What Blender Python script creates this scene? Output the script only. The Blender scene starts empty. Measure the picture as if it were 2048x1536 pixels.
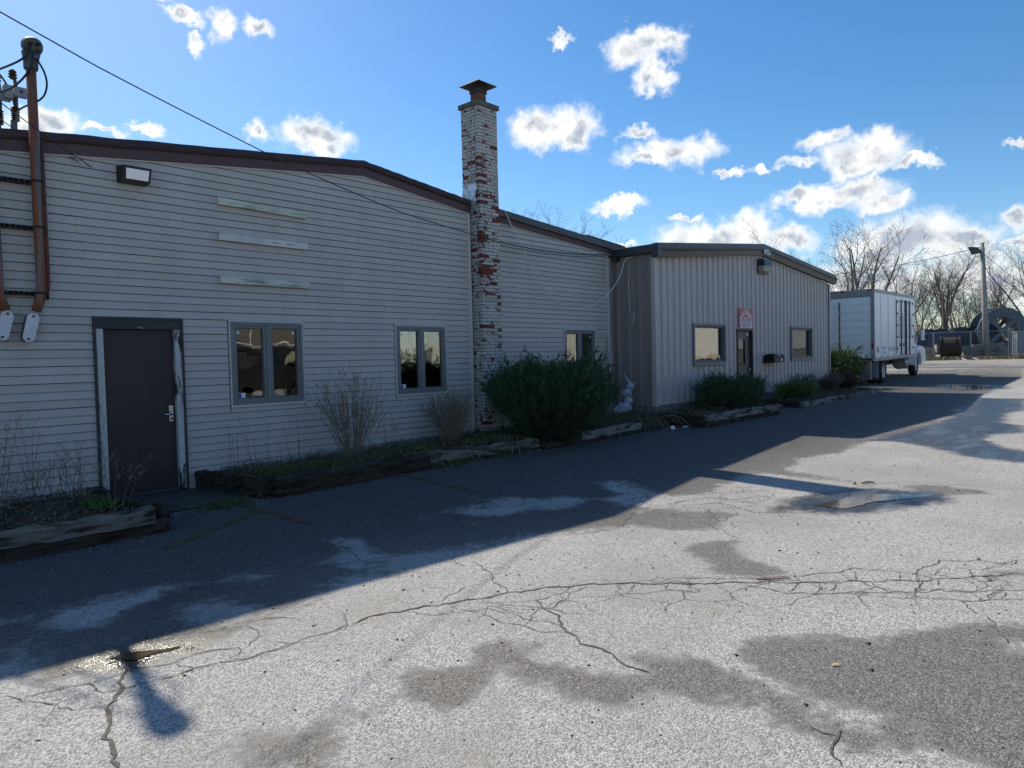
import bpy, bmesh, math, random
import numpy as np
from mathutils import Vector, Matrix, Quaternion
random.seed(7)
C = bpy.context.scene.collection
sc = bpy.context.scene
PI = math.pi
rad = math.radians

# ------------------------------------------------------------------ camera, sky, sun, exposure
cam_d = bpy.data.cameras.new('camera'); cam = bpy.data.objects.new('camera', cam_d); C.objects.link(cam)
sc.camera = cam
cam_d.sensor_width = 36; cam_d.lens = 24.96; cam_d.clip_start = 0.05; cam_d.clip_end = 3000
right = Vector((0.673524, -0.73876, -0.024478)); down = Vector((-0.042095, -0.005274, -0.9991)); fwd = Vector((0.737966, 0.673948, -0.03465))
M = Matrix((( right.x, -down.x, -fwd.x, 0.0), (right.y, -down.y, -fwd.y, -9.8003), (right.z, -down.z, -fwd.z, 1.668), (0, 0, 0, 1)))
cam.matrix_world = M

SUN_EL, SUN_AZ = 41.5, 79.5          # degrees; azimuth of the sun counted from +X
SKY_STRENGTH = 0.15
sun_d = bpy.data.lights.new('sun', 'SUN'); sun = bpy.data.objects.new('sun', sun_d); C.objects.link(sun)
sun_d.energy = 3.3; sun_d.angle = rad(0.6); sun_d.color = (1.0, 0.91, 0.77)
sdir = Vector((math.cos(rad(SUN_EL))*math.cos(rad(SUN_AZ)), math.cos(rad(SUN_EL))*math.sin(rad(SUN_AZ)), math.sin(rad(SUN_EL))))
sun.rotation_euler = (-sdir).to_track_quat('-Z', 'Y').to_euler()
sun.location = (6, 30, 40)
vs = sc.view_settings
vs.view_transform = 'Standard'; vs.look = 'None'; vs.exposure = 0.88; vs.gamma = 1.0; vs.use_curve_mapping = False

DAMP_AND_SHADE=[
(0.86,0.25,[(0.93,0.14),(2.33,1.64),(7.63,5.06),(13.86,5.31),(22.78,4.11),(41.81,2.92),(47.11,-4.36),(35.09,-5.75),(28.93,-5.8),(23.87,-5.96),(17.26,-6.35),(14.6,-6.23),(13.14,-6.08),(11.69,-6.16),(10.76,-5.88),(10.16,-5.96),(9.09,-5.76),(7.26,-5.87),(6.19,-5.99),(5.76,-5.95),(5.18,-5.51),(4.49,-5.26),(3.93,-5.02),(3.51,-5.08),(3.11,-5.1),(2.74,-5.26),(2.42,-5.41),(2.12,-5.44),(1.77,-5.44),(1.48,-5.4),(1.21,-5.06),(0.96,-4.9),(0.35,-4.63)]),  # dark asphalt by the walls, with the buildings' cast shadow painted in
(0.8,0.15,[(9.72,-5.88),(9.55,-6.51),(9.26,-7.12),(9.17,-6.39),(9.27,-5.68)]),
(0.22,0.12,[(1.22,-3.63),(1.46,-3.62),(1.72,-3.91),(2,-3.93),(2.24,-4.04),(2.45,-4.24),(2.91,-4.39),(2.86,-4.48),(2.33,-4.16),(2.12,-4.16),(1.96,-4.35),(1.62,-4.55),(1.46,-4.46),(1.35,-4.04),(1.17,-3.9)]),
(0.22,0.12,[(1.37,-2.94),(1.52,-3.06),(1.51,-3.35),(1.45,-3.61),(1.25,-3.48)]),
(0.22,0.12,[(1.98,-4.63),(2.22,-4.63),(2.4,-4.81),(2.42,-5.21),(2.23,-5.29),(1.99,-4.98)]),
(0.22,0.12,[(1.06,-4.39),(1.22,-4.54),(1.12,-4.94),(0.97,-4.86)]),
(0.22,0.12,[(3.91,-3.6),(3.95,-3.78),(3.95,-4.02),(3.71,-4.36),(3.72,-4.16)]),
(0.22,0.12,[(3.37,-4.57),(3.6,-4.52),(3.5,-4.76),(3.41,-4.8)]),
(0.2,0.12,[(3.87,-4.14),(3.95,-4.14),(3.79,-4.78),(4.1,-5.2),(4.07,-5.35),(3.94,-5.18),(3.7,-4.93),(3.38,-4.85)]),
(0.2,0.12,[(5.21,-2.61),(5.67,-3.12),(6.27,-4.14),(6.85,-5.03),(7.11,-5.02),(7.58,-4.29),(7.83,-4.57),(7.54,-5.17),(7.37,-5.53),(7.61,-5.8),(6.95,-6.15),(6.91,-5.93),(6.35,-5.89),(6.65,-5.54),(6.67,-4.95),(6.18,-5),(5.95,-4.83),(5.5,-4.56),(5.32,-4.3),(5.25,-3.78),(4.85,-3.61),(4.9,-3.27)]),
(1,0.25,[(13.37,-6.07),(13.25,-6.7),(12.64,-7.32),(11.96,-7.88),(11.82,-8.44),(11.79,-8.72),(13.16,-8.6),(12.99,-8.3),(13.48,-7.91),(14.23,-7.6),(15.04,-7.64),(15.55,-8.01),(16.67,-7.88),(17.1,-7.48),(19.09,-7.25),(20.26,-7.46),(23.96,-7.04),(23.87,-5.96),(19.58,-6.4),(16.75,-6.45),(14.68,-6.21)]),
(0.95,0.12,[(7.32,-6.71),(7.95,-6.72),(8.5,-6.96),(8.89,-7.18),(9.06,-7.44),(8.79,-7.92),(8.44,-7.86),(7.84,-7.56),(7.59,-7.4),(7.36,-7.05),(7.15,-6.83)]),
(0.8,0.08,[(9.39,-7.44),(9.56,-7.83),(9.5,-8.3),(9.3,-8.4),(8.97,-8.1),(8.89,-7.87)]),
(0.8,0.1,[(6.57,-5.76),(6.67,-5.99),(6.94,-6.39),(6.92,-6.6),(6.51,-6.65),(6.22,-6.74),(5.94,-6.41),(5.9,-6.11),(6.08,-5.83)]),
(0.85,0.08,[(5.49,-6.78),(5.68,-6.76),(5.89,-6.9),(5.99,-7.03),(5.67,-7.14),(5.52,-7.3),(5.44,-7.54),(5.35,-7.72),(5.22,-7.7),(5.02,-7.48),(4.95,-7.19),(5.16,-7.15),(5.33,-6.92)]),
(0.6,0.06,[(6.13,-8.8),(6.4,-9.06),(6.23,-9.08),(6.01,-8.85)]),
(0.85,0.1,[(3.92,-8.01),(4.12,-8.11),(4.34,-8.28),(4.48,-8.58),(4.77,-8.78),(5,-8.96),(5.17,-9.2),(5.43,-9.54),(3.03,-9.66),(3.31,-9.27),(3.33,-9.09),(3.19,-8.94),(3.09,-8.8),(3.22,-8.74),(3.1,-8.55),(3.19,-8.41),(3.17,-8.17),(3.14,-7.99),(3.53,-7.87),(3.52,-8.08),(3.54,-8.34),(3.74,-8.07)]),
(0.15,0.1,[(3.47,-8.47),(3.53,-8.67),(3.57,-8.83),(3.53,-8.99),(3.38,-8.84),(3.37,-8.65)]),
(0.15,0.1,[(4.81,-9.16),(4.89,-9.24),(4.83,-9.36),(4.71,-9.26)]),
(0.83,0.08,[(2.83,-6.85),(2.96,-6.79),(3.05,-6.86),(3.18,-7.12),(3.02,-7.17),(3.01,-7.27),(3.05,-7.43),(3.11,-7.62),(3.19,-7.76),(3.29,-7.59),(3.45,-7.59),(3.49,-7.76),(3.53,-7.93),(3.18,-8.11),(3.14,-7.96),(3,-7.92),(2.82,-7.87),(2.78,-7.7),(2.78,-7.55),(2.78,-7.42),(2.73,-7.28),(2.76,-7.14),(2.56,-7.24),(2.46,-7.3),(2.36,-7.31),(2.3,-7.24),(2.28,-7.12),(2.19,-6.96),(2.35,-6.73),(2.47,-6.77),(2.58,-6.85),(2.74,-6.92)]),
(0.5,0.06,[(2,-6.83),(2.09,-6.92),(2.06,-6.98),(1.94,-6.92)]),
(0.75,0.1,[(1.44,-6.61),(1.58,-6.61),(1.75,-6.78),(1.97,-6.83),(2.09,-6.91),(2.03,-6.95),(1.89,-6.95),(1.75,-7.11),(1.63,-7.32),(1.31,-6.93)]),
(0.5,0.06,[(3.42,-5.1),(3.67,-5.39),(3.44,-5.42),(3.33,-5.31)]),
(0.75,0.1,[(1.01,-5.07),(1.26,-4.99),(1.56,-4.98),(1.78,-5.18),(1.99,-5.39),(1.8,-5.42),(1.66,-5.5),(1.43,-5.37),(1.22,-5.3),(1.04,-5.22)])]
CRACKS=[
(0.03,[(1.47,-5.33),(1.41,-5.5),(1.31,-5.69),(1.26,-5.79),(1.19,-5.9),(1.16,-6.03),(1.11,-6.16),(1.09,-6.28),(1.06,-6.48)]),
(0.014,[(0.88,-5.25),(0.95,-5.37),(1.01,-5.53),(1.1,-5.72),(1.22,-5.85)]),
(0.013,[(0.95,-5.36),(1.13,-5.4),(1.23,-5.47),(1.25,-5.57),(1.27,-5.63),(1.33,-5.68),(1.47,-5.72),(1.68,-5.75),(1.85,-5.79),(1.98,-5.87),(2.19,-5.88),(2.41,-5.89),(2.64,-5.91)]),
(0.012,[(1.23,-5.46),(1.37,-5.45),(1.5,-5.5),(1.63,-5.55),(1.8,-5.56),(1.92,-5.58),(1.99,-5.67),(1.99,-5.72),(1.86,-5.78)]),
(0.01,[(1.67,-5.56),(1.68,-5.74)]),
(0.012,[(1.71,-5.17),(1.86,-5.17),(2.05,-5.27),(2.27,-5.29),(2.43,-5.42),(2.52,-5.59)]),
(0.01,[(2.2,-5.36),(2.21,-5.49),(2.19,-5.6),(2.01,-5.69)]),
(0.014,[(1.24,-3.53),(1.39,-3.6),(1.75,-3.88),(2.18,-4.1),(2.38,-4.15),(2.7,-4.35),(2.9,-4.45),(3.28,-4.64),(3.47,-4.71)]),
(0.01,[(1.35,-3.02),(1.5,-2.87),(1.52,-3.06)]),
(0.01,[(3.87,-3.6),(3.84,-3.98),(3.68,-4.42)]),
(0.03,[(2.65,-5.9),(2.8,-5.89),(3.07,-6.01),(3.24,-6.09),(3.52,-6.24),(3.72,-6.33),(3.97,-6.47),(4.24,-6.7),(4.42,-6.91),(4.71,-7.32)]),
(0.015,[(4.11,-5.55),(3.99,-5.86),(3.82,-6.1),(3.73,-6.31)]),
(0.01,[(3.26,-6.07),(3.45,-6),(3.64,-5.96)]),
(0.026,[(3.71,-6.58),(3.63,-6.74),(3.61,-6.85),(3.46,-7.01),(3.38,-7.17),(3.32,-7.27),(3.34,-7.41),(3.26,-7.6),(3.24,-7.79)]),
(0.011,[(3.02,-6.02),(3.09,-6.2),(3.22,-6.32),(3.42,-6.41),(3.47,-6.64),(3.55,-6.7)]),
(0.011,[(3.26,-6.17),(3.29,-6.36),(3.3,-6.53),(3.27,-6.69),(3.32,-6.82),(3.32,-7),(3.39,-7.09)]),
(0.011,[(3.41,-6.4),(3.42,-6.62),(3.42,-6.78),(3.48,-6.98)]),
(0.011,[(3.47,-6.35),(3.6,-6.49),(3.73,-6.58),(3.89,-6.63),(4.18,-6.71)]),
(0.011,[(3.44,-6.22),(3.51,-6.43),(3.63,-6.72),(3.69,-6.74),(3.89,-6.73),(3.99,-6.66)]),
(0.011,[(3.92,-6.77),(4.21,-7.02),(4.43,-7.22),(4.61,-7.37)]),
(0.011,[(4.41,-6.92),(4.29,-7),(4.21,-7.02)]),
(0.011,[(4.56,-7.13),(4.44,-7.2)]),
(0.011,[(4.52,-7.04),(4.66,-7.07),(4.77,-7.17),(4.83,-7.25)]),
(0.011,[(4.24,-5.2),(4.07,-5.35),(4.01,-5.46),(3.96,-5.61)]),
(0.011,[(3.69,-4.39),(3.56,-4.75)]),
(0.011,[(5.71,-5.93),(6.24,-5.74),(6.56,-5.58),(7.07,-5.46),(7.37,-5.12),(7.75,-4.56)]),
(0.011,[(5.02,-5.49),(5.46,-5.82),(5.74,-5.91)]),
(0.014,[(3.47,-4.71),(3.73,-4.84),(3.94,-4.94),(4.26,-5.18),(4.44,-5.33),(4.61,-5.35)]),
(0.014,[(5.01,-2.5),(5.27,-2.9),(5.62,-3.53),(6.03,-4.06),(6.52,-4.51),(7.06,-5.05),(7.36,-5.1),(7.37,-5.33),(7.61,-5.8)]),
(0.013,[(4.71,-7.11),(4.86,-7.32),(5.02,-7.53),(5.19,-7.71),(5.28,-7.79),(5.48,-7.96),(5.71,-8.08),(5.79,-8.24),(5.83,-8.44),(6.13,-8.51),(6.3,-8.54),(6.44,-8.74),(6.5,-8.96),(6.7,-9.03)]),
(0.013,[(4.89,-7.59),(4.87,-7.81),(4.97,-8.05),(5.12,-8.18),(5.27,-8.37),(5.4,-8.56),(5.62,-8.73),(5.61,-8.8),(5.77,-9.01),(5.91,-9.12)]),
(0.013,[(5.3,-8.43),(5.34,-8.64),(5.4,-8.84),(5.59,-9.05),(5.69,-9.14)]),
(0.013,[(5.41,-8.83),(5.23,-8.94),(5.18,-9.01),(5.06,-9.07),(4.79,-9.18)]),
(0.013,[(5.77,-8.36),(5.62,-8.43)]),
(0.013,[(5.53,-8.03),(5.39,-8.17)]),
(0.013,[(5.46,-8.27),(5.29,-8.42)]),
(0.013,[(5.4,-8.56),(5.61,-8.56),(5.7,-8.54)]),
(0.013,[(5.65,-8.65),(5.81,-8.65)]),
(0.013,[(5.9,-8.72),(5.81,-8.87),(5.71,-8.9)]),
(0.013,[(5.78,-9.03),(5.59,-9.05)]),
(0.013,[(5.2,-8),(5.08,-8.06),(5.12,-8.11),(5.27,-8.1),(5.28,-8.03)]),
(0.013,[(4.91,-7.87),(5.16,-7.9)]),
(0.013,[(4.97,-7.69),(5.18,-7.7)]),
(0.013,[(5.83,-8.44),(5.79,-8.62)]),
(0.013,[(6.3,-8.84),(6.52,-8.93),(6.64,-8.99)]),
(0.013,[(3.09,-8.8),(3.21,-8.93)]),
(0.013,[(7.36,-5.6),(7.91,-6.06),(8.28,-6.37),(8.6,-6.95),(8.94,-7.14),(9.45,-7.37),(9.59,-7.6),(9.71,-8.08),(9.68,-8.68)]),
(0.013,[(7,-5.99),(7.3,-6.23),(7.06,-6.69),(7.22,-6.93),(7.31,-7.16)]),
(0.013,[(6.51,-6.08),(6.46,-6.38),(6.21,-6.76),(6.02,-7.01)]),
(0.013,[(7.02,-5.8),(7.42,-5.94),(7.56,-6.28),(7.95,-6.5)]),
(0.02,[(4.6,-7.17),(4.93,-7.57),(5.23,-7.98),(5.57,-8.36),(5.71,-8.55),(5.87,-8.68),(6.08,-8.87),(6.3,-9.07)]),
(0.024,[(3.22,-8.63),(3.2,-8.7),(3.22,-8.75)]),
(0.03,[(3.28,-8.73),(3.18,-8.76),(3.09,-8.77),(2.98,-8.84)])]
ALLI=[(7.18,-4.97),(7.66,-5.31),(8.38,-6.08),(8.19,-6.53),(7.66,-6.95),(6.9,-7.04),(6.41,-6.85),(6.18,-6.76),(6.66,-6.3),(6.52,-5.67)]
ALLI2=[(4.03,-6.35),(4.95,-7.19),(5.67,-8.06),(6.71,-9.06),(5.46,-9.2),(4.79,-8.33),(3.95,-7.36),(3.26,-6.88),(3.06,-6.31),(3.56,-6.18)]
ALLI3=[(0.9,-5.18),(1.37,-5.64),(1.88,-5.55),(2.83,-5.63),(3.75,-5.66),(3.72,-6.03),(2.61,-6.06),(1.77,-5.96),(1.21,-6.03),(0.81,-5.61)]
ALLI4=[(5.53,-2.41),(6.72,-4.25),(7.45,-4.79),(6.6,-5.36),(5.1,-4.2),(4.73,-3.46)]
PUDDLE=[(7.71,-7.07),(8.01,-7.16),(8.39,-7.25),(8.69,-7.47),(8.86,-7.78),(8.77,-7.89),(8.48,-7.72),(8.23,-7.54),(7.95,-7.47),(7.72,-7.39),(7.67,-7.26),(7.7,-7.15)]
MUDPUDDLE=[(1.43,-5.19),(1.55,-5.2),(1.68,-5.3),(1.79,-5.37),(1.71,-5.37),(1.61,-5.34),(1.52,-5.35),(1.47,-5.27)]
FARPUDDLE=[(30.26,-4.16),(30.04,-5.05),(28.63,-5.7),(27.7,-5.14),(28.43,-4.42)]
YLINES=[[(4.12,-1.52),(4.07,-3.13)],[(4.15,-2.05),(3.45,-2.47),(3.12,-2.61),(2.68,-2.86)],[(6.58,-1.5),(6.28,-2.96),(6.24,-3.51)]]
BLOBS=[(0.5466,0.403,0.0495,0.0196),(0.5703,0.3936,0.0268,0.0216),(0.5199,0.406,0.0275,0.0112),(0.5375,0.3559,0.0298,0.014),(0.5405,0.3766,0.0166,0.0172),(0.6751,0.3082,0.0552,0.0247),(0.6442,0.2993,0.0344,0.0186),(0.7062,0.3143,0.0243,0.0154),(0.5126,0.2687,0.0599,0.0186),(0.5494,0.2621,0.0234,0.0126),(0.5589,0.2953,0.0255,0.0093),(0.6585,0.4166,0.0151,0.0068),(0.2738,0.2388,0.0488,0.0242),(0.3249,0.2635,0.0316,0.0105),(0.2224,0.2227,0.03,0.008),(0.2935,0.2268,0.0252,0.0147),(0.3052,0.1954,0.0624,0.0156),(0.3522,0.1944,0.0208,0.0135),(0.2603,0.1811,0.0377,0.0119),(0.2712,0.2033,0.0077,0.0118),(0.4652,0.1562,0.0667,0.0227),(0.4077,0.1649,0.0278,0.0241),(0.3647,0.1486,0.0358,0.0189),(0.2175,0.1318,0.0657,0.0341),(0.2606,0.1301,0.0483,0.0302),(0.1715,0.127,0.0388,0.0201),(0.1233,0.1439,0.0184,0.0138),(0.1187,0.1182,0.0228,0.0111),(0.5912,0.2047,0.0326,0.0079),(0.5007,0.1867,0.0197,0.0052),(0.4351,0.2368,0.0221,0.0062),(0.3944,0.237,0.0123,0.0061),(0.3517,0.2401,0.0237,0.0084),(0.1616,0.0855,0.0703,0.0277),(0.2664,0.0877,0.0797,0.0276),(0.1094,0.0754,0.0313,0.028),(0.1233,0.231,0.0183,0.0053),(1.1576,0.4149,0.0151,0.0084),(1.1107,0.4148,0.0194,0.0149),(1.0619,0.4148,0.0163,0.0119),(1.1441,0.393,0.0118,0.008),(1.1711,0.4309,0.0086,0.0041),(0.9965,0.299,0.0514,0.0182),(0.9873,0.2823,0.0277,0.0111),(1.0664,0.3019,0.0125,0.0107),(1.3022,0.2838,0.0314,0.0182),(1.3294,0.2746,0.0294,0.0222),(1.2515,0.2769,0.0225,0.005),(1.2053,0.2868,0.0225,0.0051),(0.5853,0.1566,0.0238,0.006),(0.8339,0.2268,0.0208,0.0052)]

def N(nt, t, **kw):
    n = nt.nodes.new(t)
    for k, v in kw.items():
        if k.startswith('i_'):
            key = k[2:]
            n.inputs[int(key) if key.isdigit() else key].default_value = v
        else: setattr(n, k, v)
    return n
def MATH(nt, op, a, b=None, c=None, clamp=False):
    n = nt.nodes.new('ShaderNodeMath'); n.operation = op; n.use_clamp = clamp
    for i, v in enumerate((a, b, c)):
        if v is None: continue
        if isinstance(v, (int, float)): n.inputs[i].default_value = v
        else: nt.links.new(v, n.inputs[i])
    return n.outputs[0]
def VM(nt, op, a, b=None, scale=None):
    n = nt.nodes.new('ShaderNodeVectorMath'); n.operation = op
    for i, v in enumerate((a, b)):
        if v is None: continue
        if isinstance(v, (tuple, list)): n.inputs[i].default_value = v
        else: nt.links.new(v, n.inputs[i])
    if scale is not None: n.inputs['Scale'].default_value = scale
    return n.outputs['Value'] if op in ('LENGTH', 'DOT_PRODUCT') else n.outputs['Vector']
def MIX(nt, f, a, b, blend='MIX'):
    n = nt.nodes.new('ShaderNodeMix'); n.data_type = 'RGBA'; n.blend_type = blend
    for s, v in ((n.inputs[0], f), (n.inputs[6], a), (n.inputs[7], b)):
        if isinstance(v, (int, float)): s.default_value = v
        elif isinstance(v, (tuple, list)): s.default_value = (*v[:3], 1)
        else: nt.links.new(v, s)
    return n.outputs[2]
def SSTEP(nt, x, a, b, lo=0.0, hi=1.0):
    n = nt.nodes.new('ShaderNodeMapRange'); n.interpolation_type = 'SMOOTHSTEP'
    nt.links.new(x, n.inputs[0])
    n.inputs[1].default_value = a; n.inputs[2].default_value = b; n.inputs[3].default_value = lo; n.inputs[4].default_value = hi
    return n.outputs[0]
def NOISE(nt, vec, scale, detail=4, rough=.55, out=0):
    n = nt.nodes.new('ShaderNodeTexNoise'); n.inputs['Scale'].default_value = scale
    n.inputs['Detail'].default_value = detail; n.inputs['Roughness'].default_value = rough
    nt.links.new(vec, n.inputs['Vector']); return n.outputs[out]

def make_world():
    w = bpy.data.worlds.new('World'); sc.world = w; w.use_nodes = True
    nt = w.node_tree; nt.nodes.clear()
    out = N(nt, 'ShaderNodeOutputWorld'); bg = N(nt, 'ShaderNodeBackground'); bg.inputs[1].default_value = SKY_STRENGTH
    sky = N(nt, 'ShaderNodeTexSky', sky_type='NISHITA', sun_disc=False, sun_elevation=rad(SUN_EL), sun_rotation=rad(90-SUN_AZ),
            air_density=1.0, dust_density=0.3, ozone_density=3.0, altitude=100)
    tc = N(nt, 'ShaderNodeTexCoord'); d = tc.outputs['Generated']
    sep = N(nt, 'ShaderNodeSeparateXYZ'); nt.links.new(d, sep.inputs[0])
    az = MATH(nt, 'ARCTAN2', sep.outputs[1], sep.outputs[0]); el = MATH(nt, 'ARCSINE', sep.outputs[2])
    # feathered outlines: the position is displaced by two octaves of noise
    w1 = NOISE(nt, d, 17, 5, .6, 1); w2 = NOISE(nt, d, 62, 5, .65, 1)
    disp = VM(nt, 'ADD', VM(nt, 'SCALE', VM(nt, 'SUBTRACT', w1, (.5, .5, .5)), scale=.058), VM(nt, 'SCALE', VM(nt, 'SUBTRACT', w2, (.5, .5, .5)), scale=.030))
    cb = N(nt, 'ShaderNodeCombineXYZ'); nt.links.new(az, cb.inputs[0]); nt.links.new(el, cb.inputs[1])
    p = VM(nt, 'ADD', cb.outputs[0], disp)
    dens = None; low = None
    for (a, e, ra, re) in BLOBS:
        q = VM(nt, 'MULTIPLY', VM(nt, 'SUBTRACT', p, (a, e, 0)), (1/(ra*1.12), 1/(re*1.12), 0))
        v = MATH(nt, 'SUBTRACT', 1.0, VM(nt, 'LENGTH', q))
        dens = v if dens is None else MATH(nt, 'SMOOTH_MAX', dens, v, .12)
    # fair-weather clouds of the same kind in the rest of the sky, out of this view
    far = NOISE(nt, VM(nt, 'MULTIPLY', d, (1, 1, 2.2)), 3.4, 7, .58)
    outside = MATH(nt, 'SUBTRACT', 1, MATH(nt, 'MULTIPLY', SSTEP(nt, az, -.25, -.05), SSTEP(nt, az, 1.45, 1.6, 1, 0)))
    outside = MATH(nt, 'MAXIMUM', outside, SSTEP(nt, el, .56, .68))
    gen = MATH(nt, 'SUBTRACT', MATH(nt, 'MULTIPLY', SSTEP(nt, far, .52, .75), MATH(nt, 'MULTIPLY', outside, 1.0)), .0)
    fine = NOISE(nt, d, 25, 9, .57); fine2 = NOISE(nt, VM(nt, 'ADD', d, (0.004, .018, .022)), 25, 9, .57)
    body = MATH(nt, 'ADD', dens, MATH(nt, 'MULTIPLY', MATH(nt, 'SUBTRACT', fine, .5), 1.2))
    a1 = SSTEP(nt, body, -.22, .62)
    alpha = MATH(nt, 'MAXIMUM', a1, gen)
    # lit tops and greyer undersides / thick middles
    relief = MATH(nt, 'MULTIPLY', MATH(nt, 'SUBTRACT', fine2, fine), 4.2)
    thick = SSTEP(nt, dens, .28, .95)
    broad = NOISE(nt, d, 13, 4, .5)
    shade = MATH(nt, 'ADD', MATH(nt, 'ADD', .16, relief), MATH(nt, 'MULTIPLY', thick, MATH(nt, 'MULTIPLY', SSTEP(nt, broad, .36, .62), .75)), clamp=True)
    shade = MATH(nt, 'ADD', shade, MATH(nt, 'MULTIPLY', SSTEP(nt, el, .10, .20, 1, 0), MATH(nt, 'MULTIPLY', SSTEP(nt, broad, .34, .56), .5)), clamp=True)
    shade = MATH(nt, 'MULTIPLY', shade, SSTEP(nt, body, .2, .75))
    ccol = MIX(nt, shade, (3.95, 3.95, 3.88), (1.75, 1.98, 2.35))
    hs = N(nt, 'ShaderNodeHueSaturation'); hs.inputs['Saturation'].default_value = 1.28; hs.inputs['Value'].default_value = .52; nt.links.new(sky.outputs[0], hs.inputs['Color'])
    col = MIX(nt, alpha, hs.outputs[0], ccol)
    nt.links.new(col, bg.inputs[0]); nt.links.new(bg.outputs[0], out.inputs[0])
make_world()

# ------------------------------------------------------------------ materials
MATS = {}
def pm(name, col, rough=.8, col2=None, var=.18, scale=6.0, stretch=(1, 1, 1), bump=0.0, bscale=None, metal=0.0, spec=.5, dirt=None, dscale=1.5, dlo=.55, dhi=.75, detail=5, coat=0, world=False, rand=0.0):
    if name in MATS: return MATS[name]
    m = bpy.data.materials.new(name); m.use_nodes = True; nt = m.node_tree
    b = nt.nodes['Principled BSDF']; b.inputs['Roughness'].default_value = rough; b.inputs['Metallic'].default_value = metal
    b.inputs['Specular IOR Level'].default_value = spec; b.inputs['Coat Weight'].default_value = coat
    if world: v0 = N(nt, 'ShaderNodeNewGeometry').outputs['Position']
    else: v0 = N(nt, 'ShaderNodeTexCoord').outputs['Object']
    v = VM(nt, 'MULTIPLY', v0, stretch)
    n = NOISE(nt, v, scale, detail, .6)
    c2 = col2 if col2 else tuple(min(1, c*(1+var)) for c in col)
    c1 = col if col2 else tuple(c*(1-var) for c in col)
    c = MIX(nt, SSTEP(nt, n, .3, .7), c1, c2)
    if dirt:
        dn = NOISE(nt, v0, dscale, 7, .65)
        c = MIX(nt, SSTEP(nt, dn, dlo, dhi), c, dirt)
    if rand:
        oi = N(nt, 'ShaderNodeObjectInfo')
        c = MIX(nt, 1.0, c, MIX(nt, oi.outputs['Random'], (1-rand,)*3, (1+rand,)*3), 'MULTIPLY')
    nt.links.new(c, b.inputs['Base Color'])
    if bump:
        bn = NOISE(nt, v, bscale or scale*4, 6, .6)
        bp = N(nt, 'ShaderNodeBump'); bp.inputs['Strength'].default_value = bump; bp.inputs['Distance'].default_value = .02
        nt.links.new(bn, bp.inputs['Height']); nt.links.new(bp.outputs[0], b.inputs['Normal'])
    MATS[name] = m
    return m

def glass_mat(name, tint=(.55, .6, .6), refl=.32):
    m = bpy.data.materials.new(name); m.use_nodes = True; nt = m.node_tree; nt.nodes.clear()
    out = N(nt, 'ShaderNodeOutputMaterial'); tr = N(nt, 'ShaderNodeBsdfTransparent'); gl = N(nt, 'ShaderNodeBsdfGlossy')
    tr.inputs[0].default_value = (*tint, 1); gl.inputs['Roughness'].default_value = .012; gl.inputs[0].default_value = (.93, .95, .97, 1)
    lw = N(nt, 'ShaderNodeLayerWeight'); lw.inputs[0].default_value = .35
    f = MATH(nt, 'ADD', MATH(nt, 'MULTIPLY', lw.outputs['Fresnel'], .8), refl, clamp=True)
    g = N(nt, 'ShaderNodeNewGeometry')
    bn = NOISE(nt, g.outputs['Position'], 2.1, 2, .4); bp = N(nt, 'ShaderNodeBump'); bp.inputs['Strength'].default_value = .06; bp.inputs['Distance'].default_value = .05
    nt.links.new(bn, bp.inputs['Height']); nt.links.new(bp.outputs[0], gl.inputs['Normal'])
    mx = N(nt, 'ShaderNodeMixShader'); nt.links.new(f, mx.inputs[0]); nt.links.new(tr.outputs[0], mx.inputs[1]); nt.links.new(gl.outputs[0], mx.inputs[2])
    nt.links.new(mx.outputs[0], out.inputs[0]); return m

def two_tone(name, a, b_, lo, hi, scale=7, stretch=(1, 1, 1), rough=.85, bump=.3, world=True, grime=None):
    """two materials of one worn coat (paint over wood or brick) divided by noise"""
    if name in MATS: return MATS[name]
    m = bpy.data.materials.new(name); m.use_nodes = True; nt = m.node_tree; b = nt.nodes['Principled BSDF']; b.inputs['Roughness'].default_value = rough
    b.inputs['Specular IOR Level'].default_value = .3
    v0 = N(nt, 'ShaderNodeNewGeometry').outputs['Position'] if world else N(nt, 'ShaderNodeTexCoord').outputs['Object']
    v = VM(nt, 'MULTIPLY', v0, stretch)
    n = NOISE(nt, v, scale, 7, .62); f = SSTEP(nt, n, lo, hi)
    g = NOISE(nt, v0, 3.0, 5, .6); h = NOISE(nt, v0, 60, 3, .6)
    ca = MIX(nt, SSTEP(nt, g, .3, .7), tuple(x*.82 for x in a), tuple(min(1, x*1.1) for x in a))
    cbb = MIX(nt, h, tuple(x*.65 for x in b_), tuple(x*1.35 for x in b_))
    c = MIX(nt, f, ca, cbb)
    if grime: c = MIX(nt, SSTEP(nt, NOISE(nt, v0, 9, 6, .7), .6, .74), c, grime)
    nt.links.new(c, b.inputs['Base Color'])
    bp = N(nt, 'ShaderNodeBump'); bp.inputs['Strength'].default_value = bump; bp.inputs['Distance'].default_value = .006; bp.invert = True
    nt.links.new(MATH(nt, 'ADD', f, MATH(nt, 'MULTIPLY', h, .35)), bp.inputs['Height']); nt.links.new(bp.outputs[0], b.inputs['Normal'])
    MATS[name] = m; return m

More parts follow.
